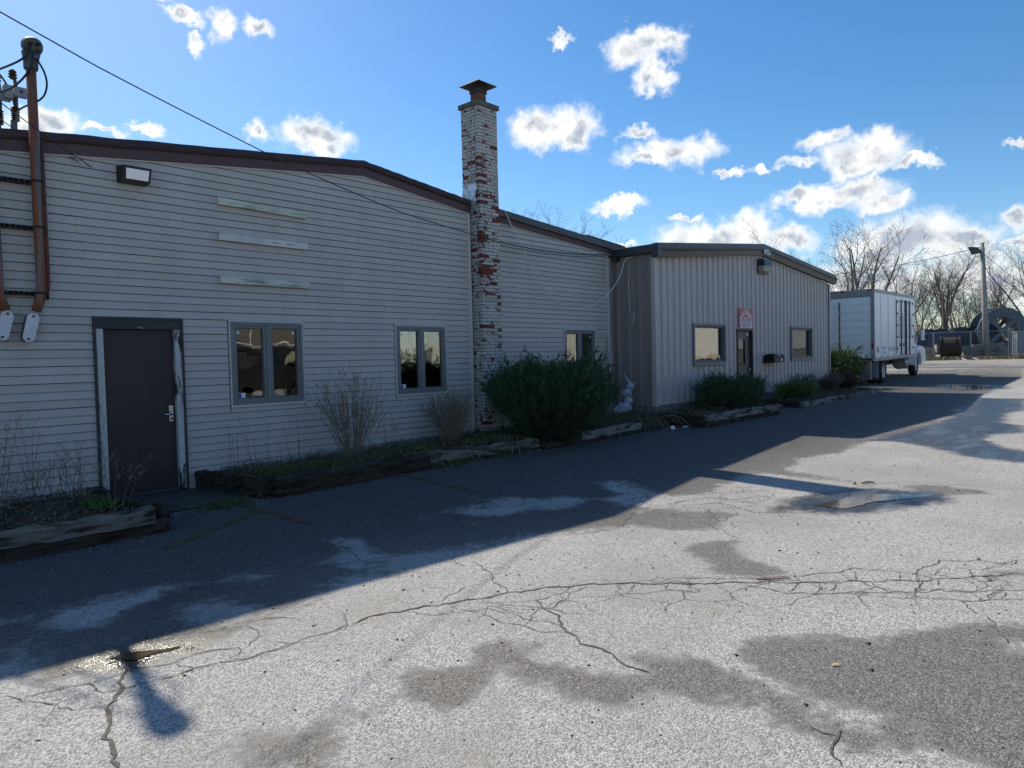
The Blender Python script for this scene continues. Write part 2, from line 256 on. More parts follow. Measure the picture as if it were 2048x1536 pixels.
# ------------------------------------------------------------------ mesh helpers
class MB:
    def __init__(s): s.v = []; s.f = []; s.m = []
    def add(s, vs_, fs, mi=0):
        o = len(s.v); s.v.extend([tuple(p) for p in vs_]); s.f.extend([tuple(i+o for i in f) for f in fs]); s.m.extend([mi]*len(fs)); return s
    def box(s, x0, x1, y0, y1, z0, z1, mi=0, jit=0):
        p = [(x, y, z) for z in (z0, z1) for y in (y0, y1) for x in (x0, x1)]
        if jit: p = [tuple(c+random.uniform(-jit, jit) for c in q) for q in p]
        return s.add(p, [(0, 2, 3, 1), (4, 5, 7, 6), (0, 1, 5, 4), (2, 6, 7, 3), (0, 4, 6, 2), (1, 3, 7, 5)], mi)
    def ring(s, x0, x1, z0, z1, w, y0, y1, mi=0, wb=None):
        """a picture-frame ring in the XZ plane; jambs stand between head and sill"""
        wb = w if wb is None else wb
        s.box(x0, x1, y0, y1, z1-w, z1, mi); s.box(x0, x1, y0, y1, z0, z0+wb, mi)
        s.box(x0, x0+w, y0, y1, z0+wb, z1-w, mi); return s.box(x1-w, x1, y0, y1, z0+wb, z1-w, mi)
    def prism(s, poly, axis, a, b, mi=0):
        """poly in the two other axes (order xyz minus axis), swept a..b along axis"""
        n = len(poly)
        def P(q, t):
            return {'x': (t, q[0], q[1]), 'y': (q[0], t, q[1]), 'z': (q[0], q[1], t)}[axis]
        vs_ = [P(q, a) for q in poly]+[P(q, b) for q in poly]
        fs = [(i, (i+1) % n, (i+1) % n+n, i+n) for i in range(n)]+[tuple(range(n-1, -1, -1)), tuple(range(n, 2*n))]
        return s.add(vs_, fs, mi)
    def tube(s, pts, rs, n=6, mi=0, cap=True):
        pts = [Vector(p) for p in pts]
        if isinstance(rs, (int, float)): rs = [rs]*len(pts)
        o = len(s.v); up = None
        for i, p in enumerate(pts):
            t = (pts[min(i+1, len(pts)-1)]-pts[max(i-1, 0)])
            if t.length < 1e-9: t = Vector((0, 0, 1))
            t.normalize()
            if up is None:
                up = t.orthogonal().normalized()
            else:
                up = (up-t*up.dot(t))
                up = up.normalized() if up.length > 1e-6 else t.orthogonal().normalized()
            r2 = t.cross(up)
            for k in range(n):
                a = 2*PI*k/n; s.v.append(tuple(p+(up*math.cos(a)+r2*math.sin(a))*rs[i]))
        for i in range(len(pts)-1):
            for k in range(n):
                a = o+i*n+k; b = o+i*n+(k+1) % n
                s.f.append((a, b, b+n, a+n)); s.m.append(mi)
        if cap and n > 2:
            s.f.append(tuple(range(o+n-1, o-1, -1))); s.m.append(mi)
            e = o+(len(pts)-1)*n; s.f.append(tuple(range(e, e+n))); s.m.append(mi)
        return s
    def lathe(s, prof, c, axis='z', n=20, mi=0, cap=True):
        """prof: (radius, offset) along axis from c"""
        o = len(s.v); c = Vector(c)
        for r, h in prof:
            for k in range(n):
                a = 2*PI*k/n; u, v = r*math.cos(a), r*math.sin(a)
                q = {'z': (u, v, h), 'x': (h, u, v), 'y': (v, h, u)}[axis]
                s.v.append(tuple(c+Vector(q)))
        for i in range(len(prof)-1):
            for k in range(n):
                a = o+i*n+k; b = o+i*n+(k+1) % n; s.f.append((a, b, b+n, a+n)); s.m.append(mi)
        if cap:
            s.f.append(tuple(range(o+n-1, o-1, -1))); s.m.append(mi)
            e = o+(len(prof)-1)*n; s.f.append(tuple(range(e, e+n))); s.m.append(mi)
        return s
    def sweep(s, prof, path, mi=0):
        """prof (y,dz) carried along path of (x,z) in the XZ plane"""
        n = len(prof); o = len(s.v)
        for x, z in path: s.v.extend([(x, y, z+dz) for y, dz in prof])
        for i in range(len(path)-1):
            for k in range(n):
                a = o+i*n+k; b = o+i*n+(k+1) % n; s.f.append((a, b, b+n, a+n)); s.m.append(mi)
        s.f.append(tuple(range(o+n-1, o-1, -1))); s.m.append(mi); e = o+(len(path)-1)*n; s.f.append(tuple(range(e, e+n))); s.m.append(mi)
        return s
    def leaf(s, p, d, n_, l, w, mi=0):
        p = Vector(p); d = Vector(d); side = d.cross(Vector(n_))
        if side.length < 1e-6: side = d.orthogonal()
        side.normalize(); m_ = p+d*(l*.45)
        return s.add([p, m_+side*w, p+d*l, m_-side*w], [(0, 1, 2, 3)], mi)
    def mesh(s, name, mats, smooth=False, fix=True):
        me = bpy.data.meshes.new(name); me.from_pydata(s.v, [], s.f)
        mats = mats if isinstance(mats, (list, tuple)) else [mats]
        for m in mats: me.materials.append(m)
        if len(mats) > 1: me.polygons.foreach_set('material_index', s.m)
        if fix and len(s.f) < 20000:
            bm = bmesh.new(); bm.from_mesh(me); bmesh.ops.recalc_face_normals(bm, faces=bm.faces); bm.to_mesh(me); bm.free()
        if smooth:
            me.shade_smooth()
        me.update(); return me
def link(me, name, parent=None):
    o = bpy.data.objects.new(name, me); C.objects.link(o)
    if parent is not None:
        o.parent = parent
        if parent.type == 'EMPTY': o.matrix_parent_inverse = Matrix.Translation(-parent.location)
    return o
def part(mb, name, mats, parent, smooth=False, label=None, kind=None, fix=True):
    o = link(mb.mesh(name, mats, smooth, fix), name, parent)
    if label: o['label'] = label
    if kind: o['kind'] = kind
    return o
def thing(name, label, cat, loc=(0, 0, 0), group=None):
    o = bpy.data.objects.new(name, None); C.objects.link(o); o.location = loc; o.empty_display_size = .2
    o['label'] = label; o['category'] = cat
    if group: o['group'] = group
    return o
def solo(mb, name, mats, label, cat, smooth=False, group=None, fix=True):
    o = link(mb.mesh(name, mats, smooth, fix), name); o['label'] = label; o['category'] = cat
    if group: o['group'] = group
    return o
def setting(mb, name, mats, kind='structure', parent=None, smooth=False, fix=True):
    o = link(mb.mesh(name, mats, smooth, fix), name, parent); o['kind'] = kind; return o
def text(s, name, size, loc, rot, m, parent=None, extrude=.002, align='CENTER', sx=1.0):
    cu = bpy.data.curves.new(name, 'FONT'); cu.body = s; cu.size = size; cu.extrude = extrude; cu.align_x = align; cu.offset = size*.022; cu.align_y = 'CENTER'
    tmp = bpy.data.objects.new(name+'_outline', cu); me = bpy.data.meshes.new_from_object(tmp); me.name = name
    bpy.data.objects.remove(tmp); bpy.data.curves.remove(cu); me.materials.clear(); me.materials.append(m)
    o = bpy.data.objects.new(name, me); C.objects.link(o)
    o.location = loc; o.rotation_euler = rot; o.scale = (sx, 1, 1)
    if parent is not None:
        o.parent = parent
        if parent.type == 'EMPTY': o.matrix_parent_inverse = Matrix.Translation(-parent.location)
    return o
def zg(x): return .0132*(min(x, 85)-4)-.02          # the lot rises gently to the right
FRONT = (PI/2, 0, 0)                                # text facing -Y
# ------------------------------------------------------------------ the lot
def poly_sd(px, py, poly):
    """signed distance (negative inside)"""
    P = np.array(poly); Q = np.roll(P, -1, 0); best = np.full(px.shape, 1e9); ins = np.zeros(px.shape, bool)
    for (ax, ay), (bx, by) in zip(P, Q):
        dx, dy = bx-ax, by-ay; L = dx*dx+dy*dy+1e-12
        t = np.clip(((px-ax)*dx+(py-ay)*dy)/L, 0, 1)
        best = np.minimum(best, (px-ax-t*dx)**2+(py-ay-t*dy)**2)
        cond = ((ay > py) != (by > py)) & (px < dx*(py-ay)/((by-ay) if abs(by-ay) > 1e-12 else 1e-12)+ax)
        ins ^= cond
    d = np.sqrt(best); return np.where(ins, -d, d)

def asphalt_mat():
    m = bpy.data.materials.new('worn_asphalt'); m.use_nodes = True; nt = m.node_tree; b = nt.nodes['Principled BSDF']
    pos = N(nt, 'ShaderNodeNewGeometry').outputs['Position']
    at = N(nt, 'ShaderNodeAttribute', attribute_name='damp'); aw = N(nt, 'ShaderNodeAttribute', attribute_name='wet'); aa = N(nt, 'ShaderNodeAttribute', attribute_name='alli')
    ag = N(nt, 'ShaderNodeAttribute', attribute_name='gravelly')
    # stone aggregate: one cell per chip
    vo = N(nt, 'ShaderNodeTexVoronoi'); vo.inputs['Scale'].default_value = 125; nt.links.new(pos, vo.inputs['Vector'])
    vo2 = N(nt, 'ShaderNodeTexVoronoi'); vo2.inputs['Scale'].default_value = 85; nt.links.new(pos, vo2.inputs['Vector'])
    rnd = N(nt, 'ShaderNodeSeparateColor'); nt.links.new(vo.outputs['Color'], rnd.inputs[0])
    rnd2 = N(nt, 'ShaderNodeSeparateColor'); nt.links.new(vo2.outputs['Color'], rnd2.inputs[0])
    chip = rnd.outputs[0]; chip2 = rnd2.outputs[1]
    n1 = NOISE(nt, pos, 2.3, 8, .65); n2 = NOISE(nt, pos, 14, 6, .65)
    edge = MATH(nt, 'ADD', MATH(nt, 'MULTIPLY', MATH(nt, 'SUBTRACT', n1, .5), 1.2), MATH(nt, 'ADD', MATH(nt, 'MULTIPLY', MATH(nt, 'SUBTRACT', n2, .5), .95), MATH(nt, 'MULTIPLY', MATH(nt, 'SUBTRACT', chip, .5), .35)))
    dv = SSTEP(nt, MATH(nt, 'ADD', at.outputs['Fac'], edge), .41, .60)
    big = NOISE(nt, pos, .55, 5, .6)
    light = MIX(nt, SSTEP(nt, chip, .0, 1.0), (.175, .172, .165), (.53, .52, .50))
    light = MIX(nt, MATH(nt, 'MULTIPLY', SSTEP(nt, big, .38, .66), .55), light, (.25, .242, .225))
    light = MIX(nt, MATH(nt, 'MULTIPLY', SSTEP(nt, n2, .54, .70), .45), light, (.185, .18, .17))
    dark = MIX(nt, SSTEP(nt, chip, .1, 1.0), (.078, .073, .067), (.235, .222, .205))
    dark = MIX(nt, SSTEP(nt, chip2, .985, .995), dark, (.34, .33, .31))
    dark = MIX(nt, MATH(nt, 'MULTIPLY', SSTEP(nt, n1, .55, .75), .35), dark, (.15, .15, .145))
    asl = N(nt, 'ShaderNodeAttribute', attribute_name='sealed_shade')
    seal_shade = MIX(nt, SSTEP(nt, chip, .1, 1.0), (.036, .0355, .035), (.118, .114, .108)); seal_shade = MIX(nt, SSTEP(nt, chip2, .988, .996), seal_shade, (.30, .29, .27)); seal_shade = MIX(nt, MATH(nt, 'MULTIPLY', SSTEP(nt, n1, .5, .72), .3), seal_shade, (.085, .085, .083))  # dark seal coat, made deeper to put the building's shade into the colour
    dark = MIX(nt, asl.outputs['Fac'], dark, seal_shade)
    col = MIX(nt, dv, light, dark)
    tan_ = NOISE(nt, pos, 1.1, 6, .6)
    col = MIX(nt, MATH(nt, 'MULTIPLY', SSTEP(nt, tan_, .56, .75), MATH(nt, 'MULTIPLY', MATH(nt, 'SUBTRACT', 1, dv), .35)), col, (.30, .26, .20))
    col = MIX(nt, MATH(nt, 'MULTIPLY', ag.outputs['Fac'], SSTEP(nt, n1, .35, .65)), col, (.25, .225, .185))
    # alligator cracking where the sheet has broken up
    v3 = N(nt, 'ShaderNodeTexVoronoi', feature='DISTANCE_TO_EDGE'); v3.inputs['Scale'].default_value = 2.6; v3.inputs['Randomness'].default_value = 1
    wp = VM(nt, 'ADD', pos, VM(nt, 'SCALE', VM(nt, 'SUBTRACT', NOISE(nt, pos, 5, 4, .6, 1), (.5, .5, .5)), scale=.14)); nt.links.new(wp, v3.inputs['Vector'])
    crk = MATH(nt, 'MULTIPLY', SSTEP(nt, v3.outputs['Distance'], .006, .022, 1, 0), SSTEP(nt, MATH(nt, 'ADD', aa.outputs['Fac'], MATH(nt, 'SUBTRACT', n1, .5)), .35, .7))
    col = MIX(nt, MATH(nt, 'MULTIPLY', crk, .62), col, (.06, .054, .048))
    wet = SSTEP(nt, MATH(nt, 'ADD', aw.outputs['Fac'], MATH(nt, 'MULTIPLY', edge, .8)), .3, .8)
    col = MIX(nt, wet, col, (.035, .036, .038))
    nt.links.new(col, b.inputs['Base Color'])
    strk = MATH(nt, 'MULTIPLY', wet, SSTEP(nt, NOISE(nt, VM(nt, 'MULTIPLY', pos, (.5, 1.6, 1)), 1.6, 6, .62), .42, .58))
    r = MATH(nt, 'SUBTRACT', MATH(nt, 'SUBTRACT', MATH(nt, 'SUBTRACT', .93, MATH(nt, 'MULTIPLY', strk, .2)), MATH(nt, 'MULTIPLY', dv, .12)), MATH(nt, 'MULTIPLY', wet, .60))
    nt.links.new(r, b.inputs['Roughness']); b.inputs['Specular IOR Level'].default_value = .45
    h = MATH(nt, 'ADD', MATH(nt, 'MULTIPLY', SSTEP(nt, vo.outputs['Distance'], 0, .7, 1, 0), .6), MATH(nt, 'MULTIPLY', chip, .5))
    h = MATH(nt, 'SUBTRACT', h, MATH(nt, 'MULTIPLY', crk, 1.5))
    bp = N(nt, 'ShaderNodeBump'); bp.inputs['Distance'].default_value = .008; nt.links.new(MATH(nt, 'SUBTRACT', .55, MATH(nt, 'ADD', MATH(nt, 'MULTIPLY', wet, .2), MATH(nt, 'MULTIPLY', strk, .28))), bp.inputs['Strength'])
    nt.links.new(h, bp.inputs['Height']); nt.links.new(bp.outputs[0], b.inputs['Normal'])
    return m

def build_lot():
    xs = np.concatenate([np.arange(-14, -.5, .5), np.arange(-.5, 16, .07), np.arange(16, 40, .16), np.arange(40, 90.1, 1)])
    ys = np.concatenate([np.arange(-45, -9.6, .7), np.arange(-9.6, -.6, .07), np.arange(-.6, 30, .8)])
    X, Y = np.meshgrid(xs, ys); nx, ny = len(xs), len(ys)
    Z = .0132*(np.minimum(X, 85)-4)-.02
    x, y = X.ravel(), Y.ravel()
    damp = np.zeros(x.shape); wet = np.zeros(x.shape)
    near = (x > -2) & (x < 60) & (y > -12)
    for i, (val, soft, poly) in enumerate(DAMP_AND_SHADE):
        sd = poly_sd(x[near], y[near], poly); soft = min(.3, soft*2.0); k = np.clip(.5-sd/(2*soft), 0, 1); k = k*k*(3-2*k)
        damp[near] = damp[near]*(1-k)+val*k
    # towards the building and along the lane: dark seal coat, deepened by painted shade
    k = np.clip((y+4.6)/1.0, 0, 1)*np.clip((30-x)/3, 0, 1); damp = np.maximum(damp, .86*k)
    sealed_shade = np.zeros(x.shape); sd = poly_sd(x[near], y[near], DAMP_AND_SHADE[0][2]); sealed_shade[near] = np.clip(.35-sd/1.6, 0, 1); sealed_shade = np.maximum(sealed_shade, k)
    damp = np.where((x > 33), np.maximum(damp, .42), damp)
    for poly, s, v in ((DAMP_AND_SHADE[10][2], .29, .95), (DAMP_AND_SHADE[11][2], .2, .6), (PUDDLE, .55, 1.0), (FARPUDDLE, 1.2, .9), (MUDPUDDLE, .4, .8)):
        sd = poly_sd(x[near], y[near], poly); k = np.clip(.5-sd/(2*s), 0, 1) if s < .3 else np.clip(1-sd/s, 0, 1); wet[near] = np.maximum(wet[near], v*k)
    alli = np.clip(.5-poly_sd(x, y, ALLI)/.5, 0, 1)
    for q, wq in ((ALLI2, .8), (ALLI3, .7), (ALLI4, .8)): alli[near] = np.maximum(alli[near], wq*np.clip(.5-poly_sd(x[near], y[near], q)/.5, 0, 1))
    gr = np.clip((x-36)/8, 0, 1)*np.clip((y+9)/3, 0, 1)
    me = bpy.data.meshes.new('asphalt_lot')
    idx = np.arange(nx*ny).reshape(ny, nx)
    F = np.stack([idx[:-1, :-1], idx[:-1, 1:], idx[1:, 1:], idx[1:, :-1]], -1).reshape(-1, 4)
    me.vertices.add(nx*ny); me.vertices.foreach_set('co', np.stack([x, y, Z.ravel()], 1).ravel())
    me.loops.add(F.size); me.loops.foreach_set('vertex_index', F.ravel())
    me.polygons.add(len(F)); me.polygons.foreach_set('loop_start', np.arange(0, F.size, 4)); me.polygons.foreach_set('loop_total', np.full(len(F), 4))
    me.update(calc_edges=True)
    for nm, a in (('damp', damp), ('wet', wet), ('alli', alli), ('sealed_shade', sealed_shade), ('gravelly', gr)):
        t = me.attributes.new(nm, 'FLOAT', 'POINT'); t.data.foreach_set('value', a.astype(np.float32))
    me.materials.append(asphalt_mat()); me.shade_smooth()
    o = link(me, 'asphalt_lot'); o['kind'] = 'structure'; return o
lot = build_lot()

# wide ground beyond the lot
g = MB(); R = 1500
xs_ = [-R, -200, -60, -14, 85, 200, R]; ys_ = [-R, -200, -45, 30, 200, R]
for yv in ys_:
    for xv in xs_: g.v.append((xv, yv, .0132*(max(-14, min(xv, 85))-4)-.07))
for j in range(len(ys_)-1):
    for i in range(len(xs_)-1):
        a = j*len(xs_)+i; g.f.append((a, a+1, a+1+len(xs_), a+len(xs_))); g.m.append(0)
setting(g, 'ground', pm('dry_field', (.10, .085, .055), .95, col2=(.16, .14, .08), scale=.6, world=True, bump=.4))

def ribbon(mb, pts, w, lift=.004, jit=.35, step=.06, seed=0):
    rr = random.Random(seed); P = []
    for (ax, ay), (bx, by) in zip(pts[:-1], pts[1:]):
        L = math.hypot(bx-ax, by-ay); n = max(1, int(L/step))
        for i in range(n): P.append((ax+(bx-ax)*i/n, ay+(by-ay)*i/n))
    P.append(pts[-1]); n = len(P); o = len(mb.v)
    for i, (x, y) in enumerate(P):
        x0, y0 = P[max(0, i-1)]; x1, y1 = P[min(n-1, i+1)]
        dx, dy = x1-x0, y1-y0; L = math.hypot(dx, dy) or 1
        off = rr.uniform(-1, 1)*jit*.02+.012*math.sin(i*.9+seed); ww = w*.5*rr.uniform(.35, 1.15)*(1 if 0 < i < n-1 else .2)
        cx, cy = x-dy/L*off, y+dx/L*off
        for s in (-1, 1):
            px, py = cx-dy/L*ww*s, cy+dx/L*ww*s; mb.v.append((px, py, zg(px)+lift))
    for i in range(n-1):
        a = o+2*i; mb.f.append((a, a+1, a+3, a+2)); mb.m.append(0)
ck = MB()
for i, (w, p) in enumerate(CRACKS):
    Lc = sum(math.hypot(b[0]-a[0], b[1]-a[1]) for a, b in zip(p[:-1], p[1:])); ribbon(ck, p, max(.007, w*(.6 if Lc < 1.0 else .78)), jit=.6, step=.04, seed=i)
setting(ck, 'pavement_cracks', pm('crack_dirt', (.06, .053, .045), .95, col2=(.13, .118, .10), scale=22, world=True), 'stuff', parent=lot, fix=False)
yl = two_tone('faded_yellow_paint', (.15, .10, .035), (.045, .045, .046), .35, .68, 14)
for i, p in enumerate(YLINES):
    mb = MB(); (x0, y0), (x1, y1) = p[0], p[-1]; L = math.hypot(x1-x0, y1-y0); nx_, ny_ = -(y1-y0)/L*.05, (x1-x0)/L*.05
    mb.add([(x0+nx_, y0+ny_, zg(x0)+.005), (x0-nx_, y0-ny_, zg(x0)+.005), (x1-nx_, y1-ny_, zg(x1)+.005), (x1+nx_, y1+ny_, zg(x1)+.005)], [(0, 1, 2, 3)])
    setting(mb, 'parking_line', yl, parent=lot)

def puddle(name, poly, m):
    P = [Vector((a, b, 0)) for a, b in poly]; n = len(P); mb = MB(); pts = []
    for i in range(n):                                   # rounded outline
        a, b, c, d = P[i-1], P[i], P[(i+1) % n], P[(i+2) % n]
        for k in range(7):
            t = k/7; pts.append(.5*((2*b)+(c-a)*t+(2*a-5*b+4*c-d)*t*t+(3*b-a-3*c+d)*t**3))
    ctr = sum(pts, Vector())/len(pts); rr = random.Random(9); pts = [ctr+(p-ctr)*rr.uniform(.86, 1.04) for p in pts]
    mb.add([(p.x, p.y, zg(p.x)+.005) for p in pts], [tuple(range(len(pts)))])
    setting(mb, name, m, parent=lot)
def water_mat(name, col, rough):
    m = bpy.data.materials.new(name); m.use_nodes = True; nt = m.node_tree; b = nt.nodes['Principled BSDF']
    b.inputs['Base Color'].default_value = (*col, 1); b.inputs['Roughness'].default_value = rough; b.inputs['IOR'].default_value = 1.33; b.inputs['Specular IOR Level'].default_value = .5
    p = N(nt, 'ShaderNodeNewGeometry').outputs['Position']; bp = N(nt, 'ShaderNodeBump'); bp.inputs['Strength'].default_value = .05; bp.inputs['Distance'].default_value = .01
    nt.links.new(NOISE(nt, p, 14, 3, .5), bp.inputs['Height']); nt.links.new(bp.outputs[0], b.inputs['Normal']); return m
puddle('puddle', PUDDLE, water_mat('rain_water', (.05, .045, .035), .02))
puddle('puddle', MUDPUDDLE, water_mat('muddy_water', (.085, .065, .04), .05))
puddle('puddle', FARPUDDLE, water_mat('rain_water_far', (.04, .04, .04), .02))
# ------------------------------------------------------------------ siding building
vinyl = pm('beige_vinyl_siding', (.50, .465, .43), .62, var=.05, scale=1.3, stretch=(2.6, 1, .45), bump=.12, bscale=26, spec=.3, world=True, dirt=(.39, .355, .32), dlo=.55, dhi=.85, rand=.045)
trim_m = pm('siding_trim', (.62, .58, .55), .6, var=.06, spec=.3)
sheath_m = pm('wall_sheathing', (.05, .045, .04), .9)
fascia_br = pm('purple_brown_fascia', (.090, .045, .048), .5, var=.1, scale=2, spec=.4, world=True, dirt=(.055, .042, .042), dlo=.6, dhi=.8)
fascia_dk = pm('brown_roof_edge', (.046, .023, .022), .55, var=.2, scale=3, world=True)
fascia_gr = pm('charcoal_metal_edge', (.055, .056, .06), .42, var=.12, scale=3, spec=.5, world=True)
roof_m = pm('dark_roofing', (.06, .058, .055), .8, scale=4, world=True)
frame_m = pm('grey_window_frame', (.195, .20, .20), .45, var=.06, spec=.4)
sash_m = pm('dark_window_sash', (.10, .108, .112), .5, var=.08)
glass = glass_mat('window_glass', (.55, .6, .58), .17)
glass2 = glass_mat('tinted_window_glass', (.30, .33, .34), .24)
brown_door = pm('dark_brown_steel_door', (.042, .032, .031), .5, var=.12, scale=2, stretch=(1, 1, .4), spec=.4, world=True, bump=.02)
peel = two_tone('peeling_white_jamb_paint', (.055, .05, .05), (.52, .52, .50), .40, .47, 3.2, (2.2, 2.2, .55), grime=None)
peel2 = two_tone('peeling_dark_header_paint', (.06, .062, .068), (.42, .42, .42), .62, .70, 9, (.6, 1, 2.2))
metal_br = pm('brushed_lock_metal', (.62, .60, .54), .32, var=.1, metal=.9)
black_m = pm('black_plastic', (.012, .012, .013), .45)
white_m = pm('white_sticker', (.75, .76, .78), .5, var=.03)
blue_m = pm('blue_sticker_print', (.02, .06, .35), .5, var=.05)

E_ = .1016; ZB = .093
bld = thing('siding_building', 'low gabled building clad in beige horizontal siding with brown roof edge', 'building', (0, 0, 0))
TOP = [(-.2, 3.93), (7.15, 4.772), (9.6, 4.496), (14.3, 4.05)]      # underside of the rake board
def ztop(x, P=TOP):
    for (a, za), (b, zb) in zip(P[:-1], P[1:]):
        if x <= b: return za+(zb-za)*(x-a)/(b-a)
    return P[-1][1]
def xr(z):                                                          # where a course starting at z lies below the rake board
    xs_ = np.linspace(.0, 14.23, 600); ok = [x for x in xs_ if ztop(x)+.10 > z]
    return (ok[0], ok[-1]) if ok else None
HOLES = [(3.02, 4.118, -1, 2.325), (4.75, 5.967, 1.06, 2.33), (7.722, 8.934, 1.06, 2.33), (12.435, 13.645, 1.06, 2.33), (9.615, 10.215, -1, 9)]
rs = random.Random(3)
board_cache = {}
def board(x0, x1, z0, h=E_):
    mb = MB(); L = x1-x0; g_ = .0065 if h == E_ else .0  # gap bares dark sheathing, standing in for the shadow line under each lap
    prof = [(-.005, h-g_), (-.0215, .004), (-.0215, 0.0), (-.001, .0015), (0, h-g_)]
    o = [(-L/2, y, z) for y, z in prof]+[(L/2, y, z) for y, z in prof]; n = 5
    mb.add(o, [(i, (i+1) % n, (i+1) % n+n, i+n) for i in range(n)]+[(4, 3, 2, 1, 0), (5, 6, 7, 8, 9)])
    key = (round(L, 3), round(h, 3))
    if key not in board_cache: board_cache[key] = mb.mesh('siding_board', vinyl)
    ob = link(board_cache[key], 'siding_board', bld); ob.location = ((x0+x1)/2, rs.uniform(-.0012, .0012), z0+rs.uniform(-.0018, .0018)); ob.rotation_euler = (0, rs.uniform(-.0007, .0007), 0)
seams = []
for k in range(-1, 49):
    z0 = ZB+E_*k
    if z0 < -.05: continue
    r_ = xr(z0+.012)
    if not r_: continue
    segs = [r_]
    for (a, b, c, d) in HOLES:
        if z0+E_*.6 > c and z0+E_*.35 < d:
            segs = [s for (p, q) in segs for s in ((p, min(q, a)), (max(p, b), q)) if s[1]-s[0] > .03]
    if k % 2 == 0: seams = [x for x in (2.9+rs.uniform(-1.5, 1.5), 6.8+rs.uniform(-1.2, 1.2))]
    if k in (29, 30): seams = [2.96]
    for s in seams:
        segs = [t for (p, q) in segs for t in (((p, s-.0012), (s+.0012, q)) if p+.3 < s < q-.3 else ((p, q),))]
    for p, q in segs: board(p, q, z0)
    for (a, b, c, d) in HOLES[1:4]:                                  # the course cut down under each sill
        if z0 < c < z0+E_ and z0+E_*.6 > c: board(a+.016, b-.016, z0, c+.013-z0)
# sheathing behind the boards, with the openings left free
sh = MB(); cuts = sorted({0.0, 14.23}|{h[i] for h in HOLES[:4] for i in (0, 1)})
for a, b in zip(cuts[:-1], cuts[1:]):
    hole = [h for h in HOLES[:4] if h[0] < (a+b)/2 < h[1]]
    zs = [(-.1, None)] if not hole else [(-.1, hole[0][2]), (hole[0][3], None)]
    for lo, hi in zs:
        if hi is not None and hi <= lo: continue
        ks = [a, b] if not (a < 7.15 < b) else [a, 7.15, b]
        for p, q in zip(ks[:-1], ks[1:]):
            t0 = (ztop(p)+.1) if hi is None else hi; t1 = (ztop(q)+.1) if hi is None else hi
            v = [(p, y, z) for y in (.002, .10) for z in (lo,)]+[]
            sh.add([(p, .002, lo), (q, .002, lo), (q, .002, t1), (p, .002, t0), (p, .1, lo), (q, .1, lo), (q, .1, t1), (p, .1, t0)],
                   [(0, 1, 2, 3), (7, 6, 5, 4), (0, 4, 5, 1), (1, 5, 6, 2), (2, 6, 7, 3), (3, 7, 4, 0)])
part(sh, 'wall_sheathing', sheath_m, bld)
bw = MB(); bw.box(0, .1, .1, 22, -.1, 3.9); bw.box(14.13, 14.23, .1, 22, -.1, 3.95); bw.box(0.1, 14.13, 21.9, 22, -.1, 3.9); bw.box(.1, 14.13, 10.9, 11, -.1, 3.9)
part(bw, 'back_wall', sheath_m, bld)
flr = MB(); flr.box(.1, 14.13, .1, 21.9, -.08, .02); part(flr, 'interior_floor', pm('interior_floor', (.05, .045, .04), .8), bld)
rf = MB()
RT = [(-.25, 4.13), (7.17, 5.0), (9.6, 4.72), (14.75, 4.30)]
for (a, za), (b, zb) in zip(RT[:-1], RT[1:]):
    rf.add([(a, -.03, za), (b, -.03, zb), (b, 22.2, zb), (a, 22.2, za), (a, -.03, za-.14), (b, -.03, zb-.14), (b, 22.2, zb-.14), (a, 22.2, za-.14)],
           [(0, 1, 2, 3), (7, 6, 5, 4), (0, 4, 5, 1), (1, 5, 6, 2), (2, 6, 7, 3), (3, 7, 4, 0)])
part(rf, 'roof', roof_m, bld)
def wob(P, n=40, a=.010, seed=1):                                   # an old roof edge is never quite straight
    r = random.Random(seed); out = []
    for (x0, z0), (x1, z1) in zip(P[:-1], P[1:]):
        for i in range(n): out.append((x0+(x1-x0)*i/n, z0+(z1-z0)*i/n+r.uniform(-a, a)*.5))
    return out+[P[-1]]
PL = [(-.25, 4.165), (7.17, 5.012), (9.58, 4.728)]; PR = [(10.25, 4.668), (14.86, 4.335)]
prof_low = [(-.055, -.10), (-.055, -.245), (-.0005, -.245), (-.0005, -.10)]
prof_up = [(-.085, -.03), (-.10, -.09), (-.085, -.115), (-.031, -.115), (-.031, 0.0), (-.06, 0.0)]
mb = MB(); mb.sweep(prof_low, PL); part(mb, 'rake_board', fascia_br, bld)
mb = MB(); mb.sweep(prof_low, PR); part(mb, 'rake_board', fascia_br, bld)
mb = MB(); mb.sweep(prof_up, wob(PL)); part(mb, 'drip_edge', fascia_dk, bld)
mb = MB(); mb.sweep([(-.11, .0), (-.11, -.135), (-.056, -.135), (-.056, -.12), (-.031, -.12), (-.031, 0)], wob(PR, 12, .006)); part(mb, 'drip_edge', fascia_gr, bld)
mb = MB(); mb.sweep([(-.031, .004), (-.031, .035), (-.10, .035), (-.112, .004)], [(13.3, 4.447), (14.86, 4.335)]); part(mb, 'roof_flashing', pm('dark_green_flashing', (.03, .04, .038), .5), bld)
# light trim strip that catches the cut board ends under the rake boards
for P in (PL, PR):
    mb = MB(); mb.sweep([(-.028, -.2455), (-.034, -.268), (-.022, -.268), (-.022, -.2455)], P); part(mb, 'trim_channel', trim_m, bld)
for x in (9.585, 10.232, 14.205):
    mb = MB(); zt = ztop(x)-.02; mb.box(x-.03, x+.03, -.033, -.0, .08 if x > 14 else .2, zt); part(mb, 'corner_trim', trim_m, bld)

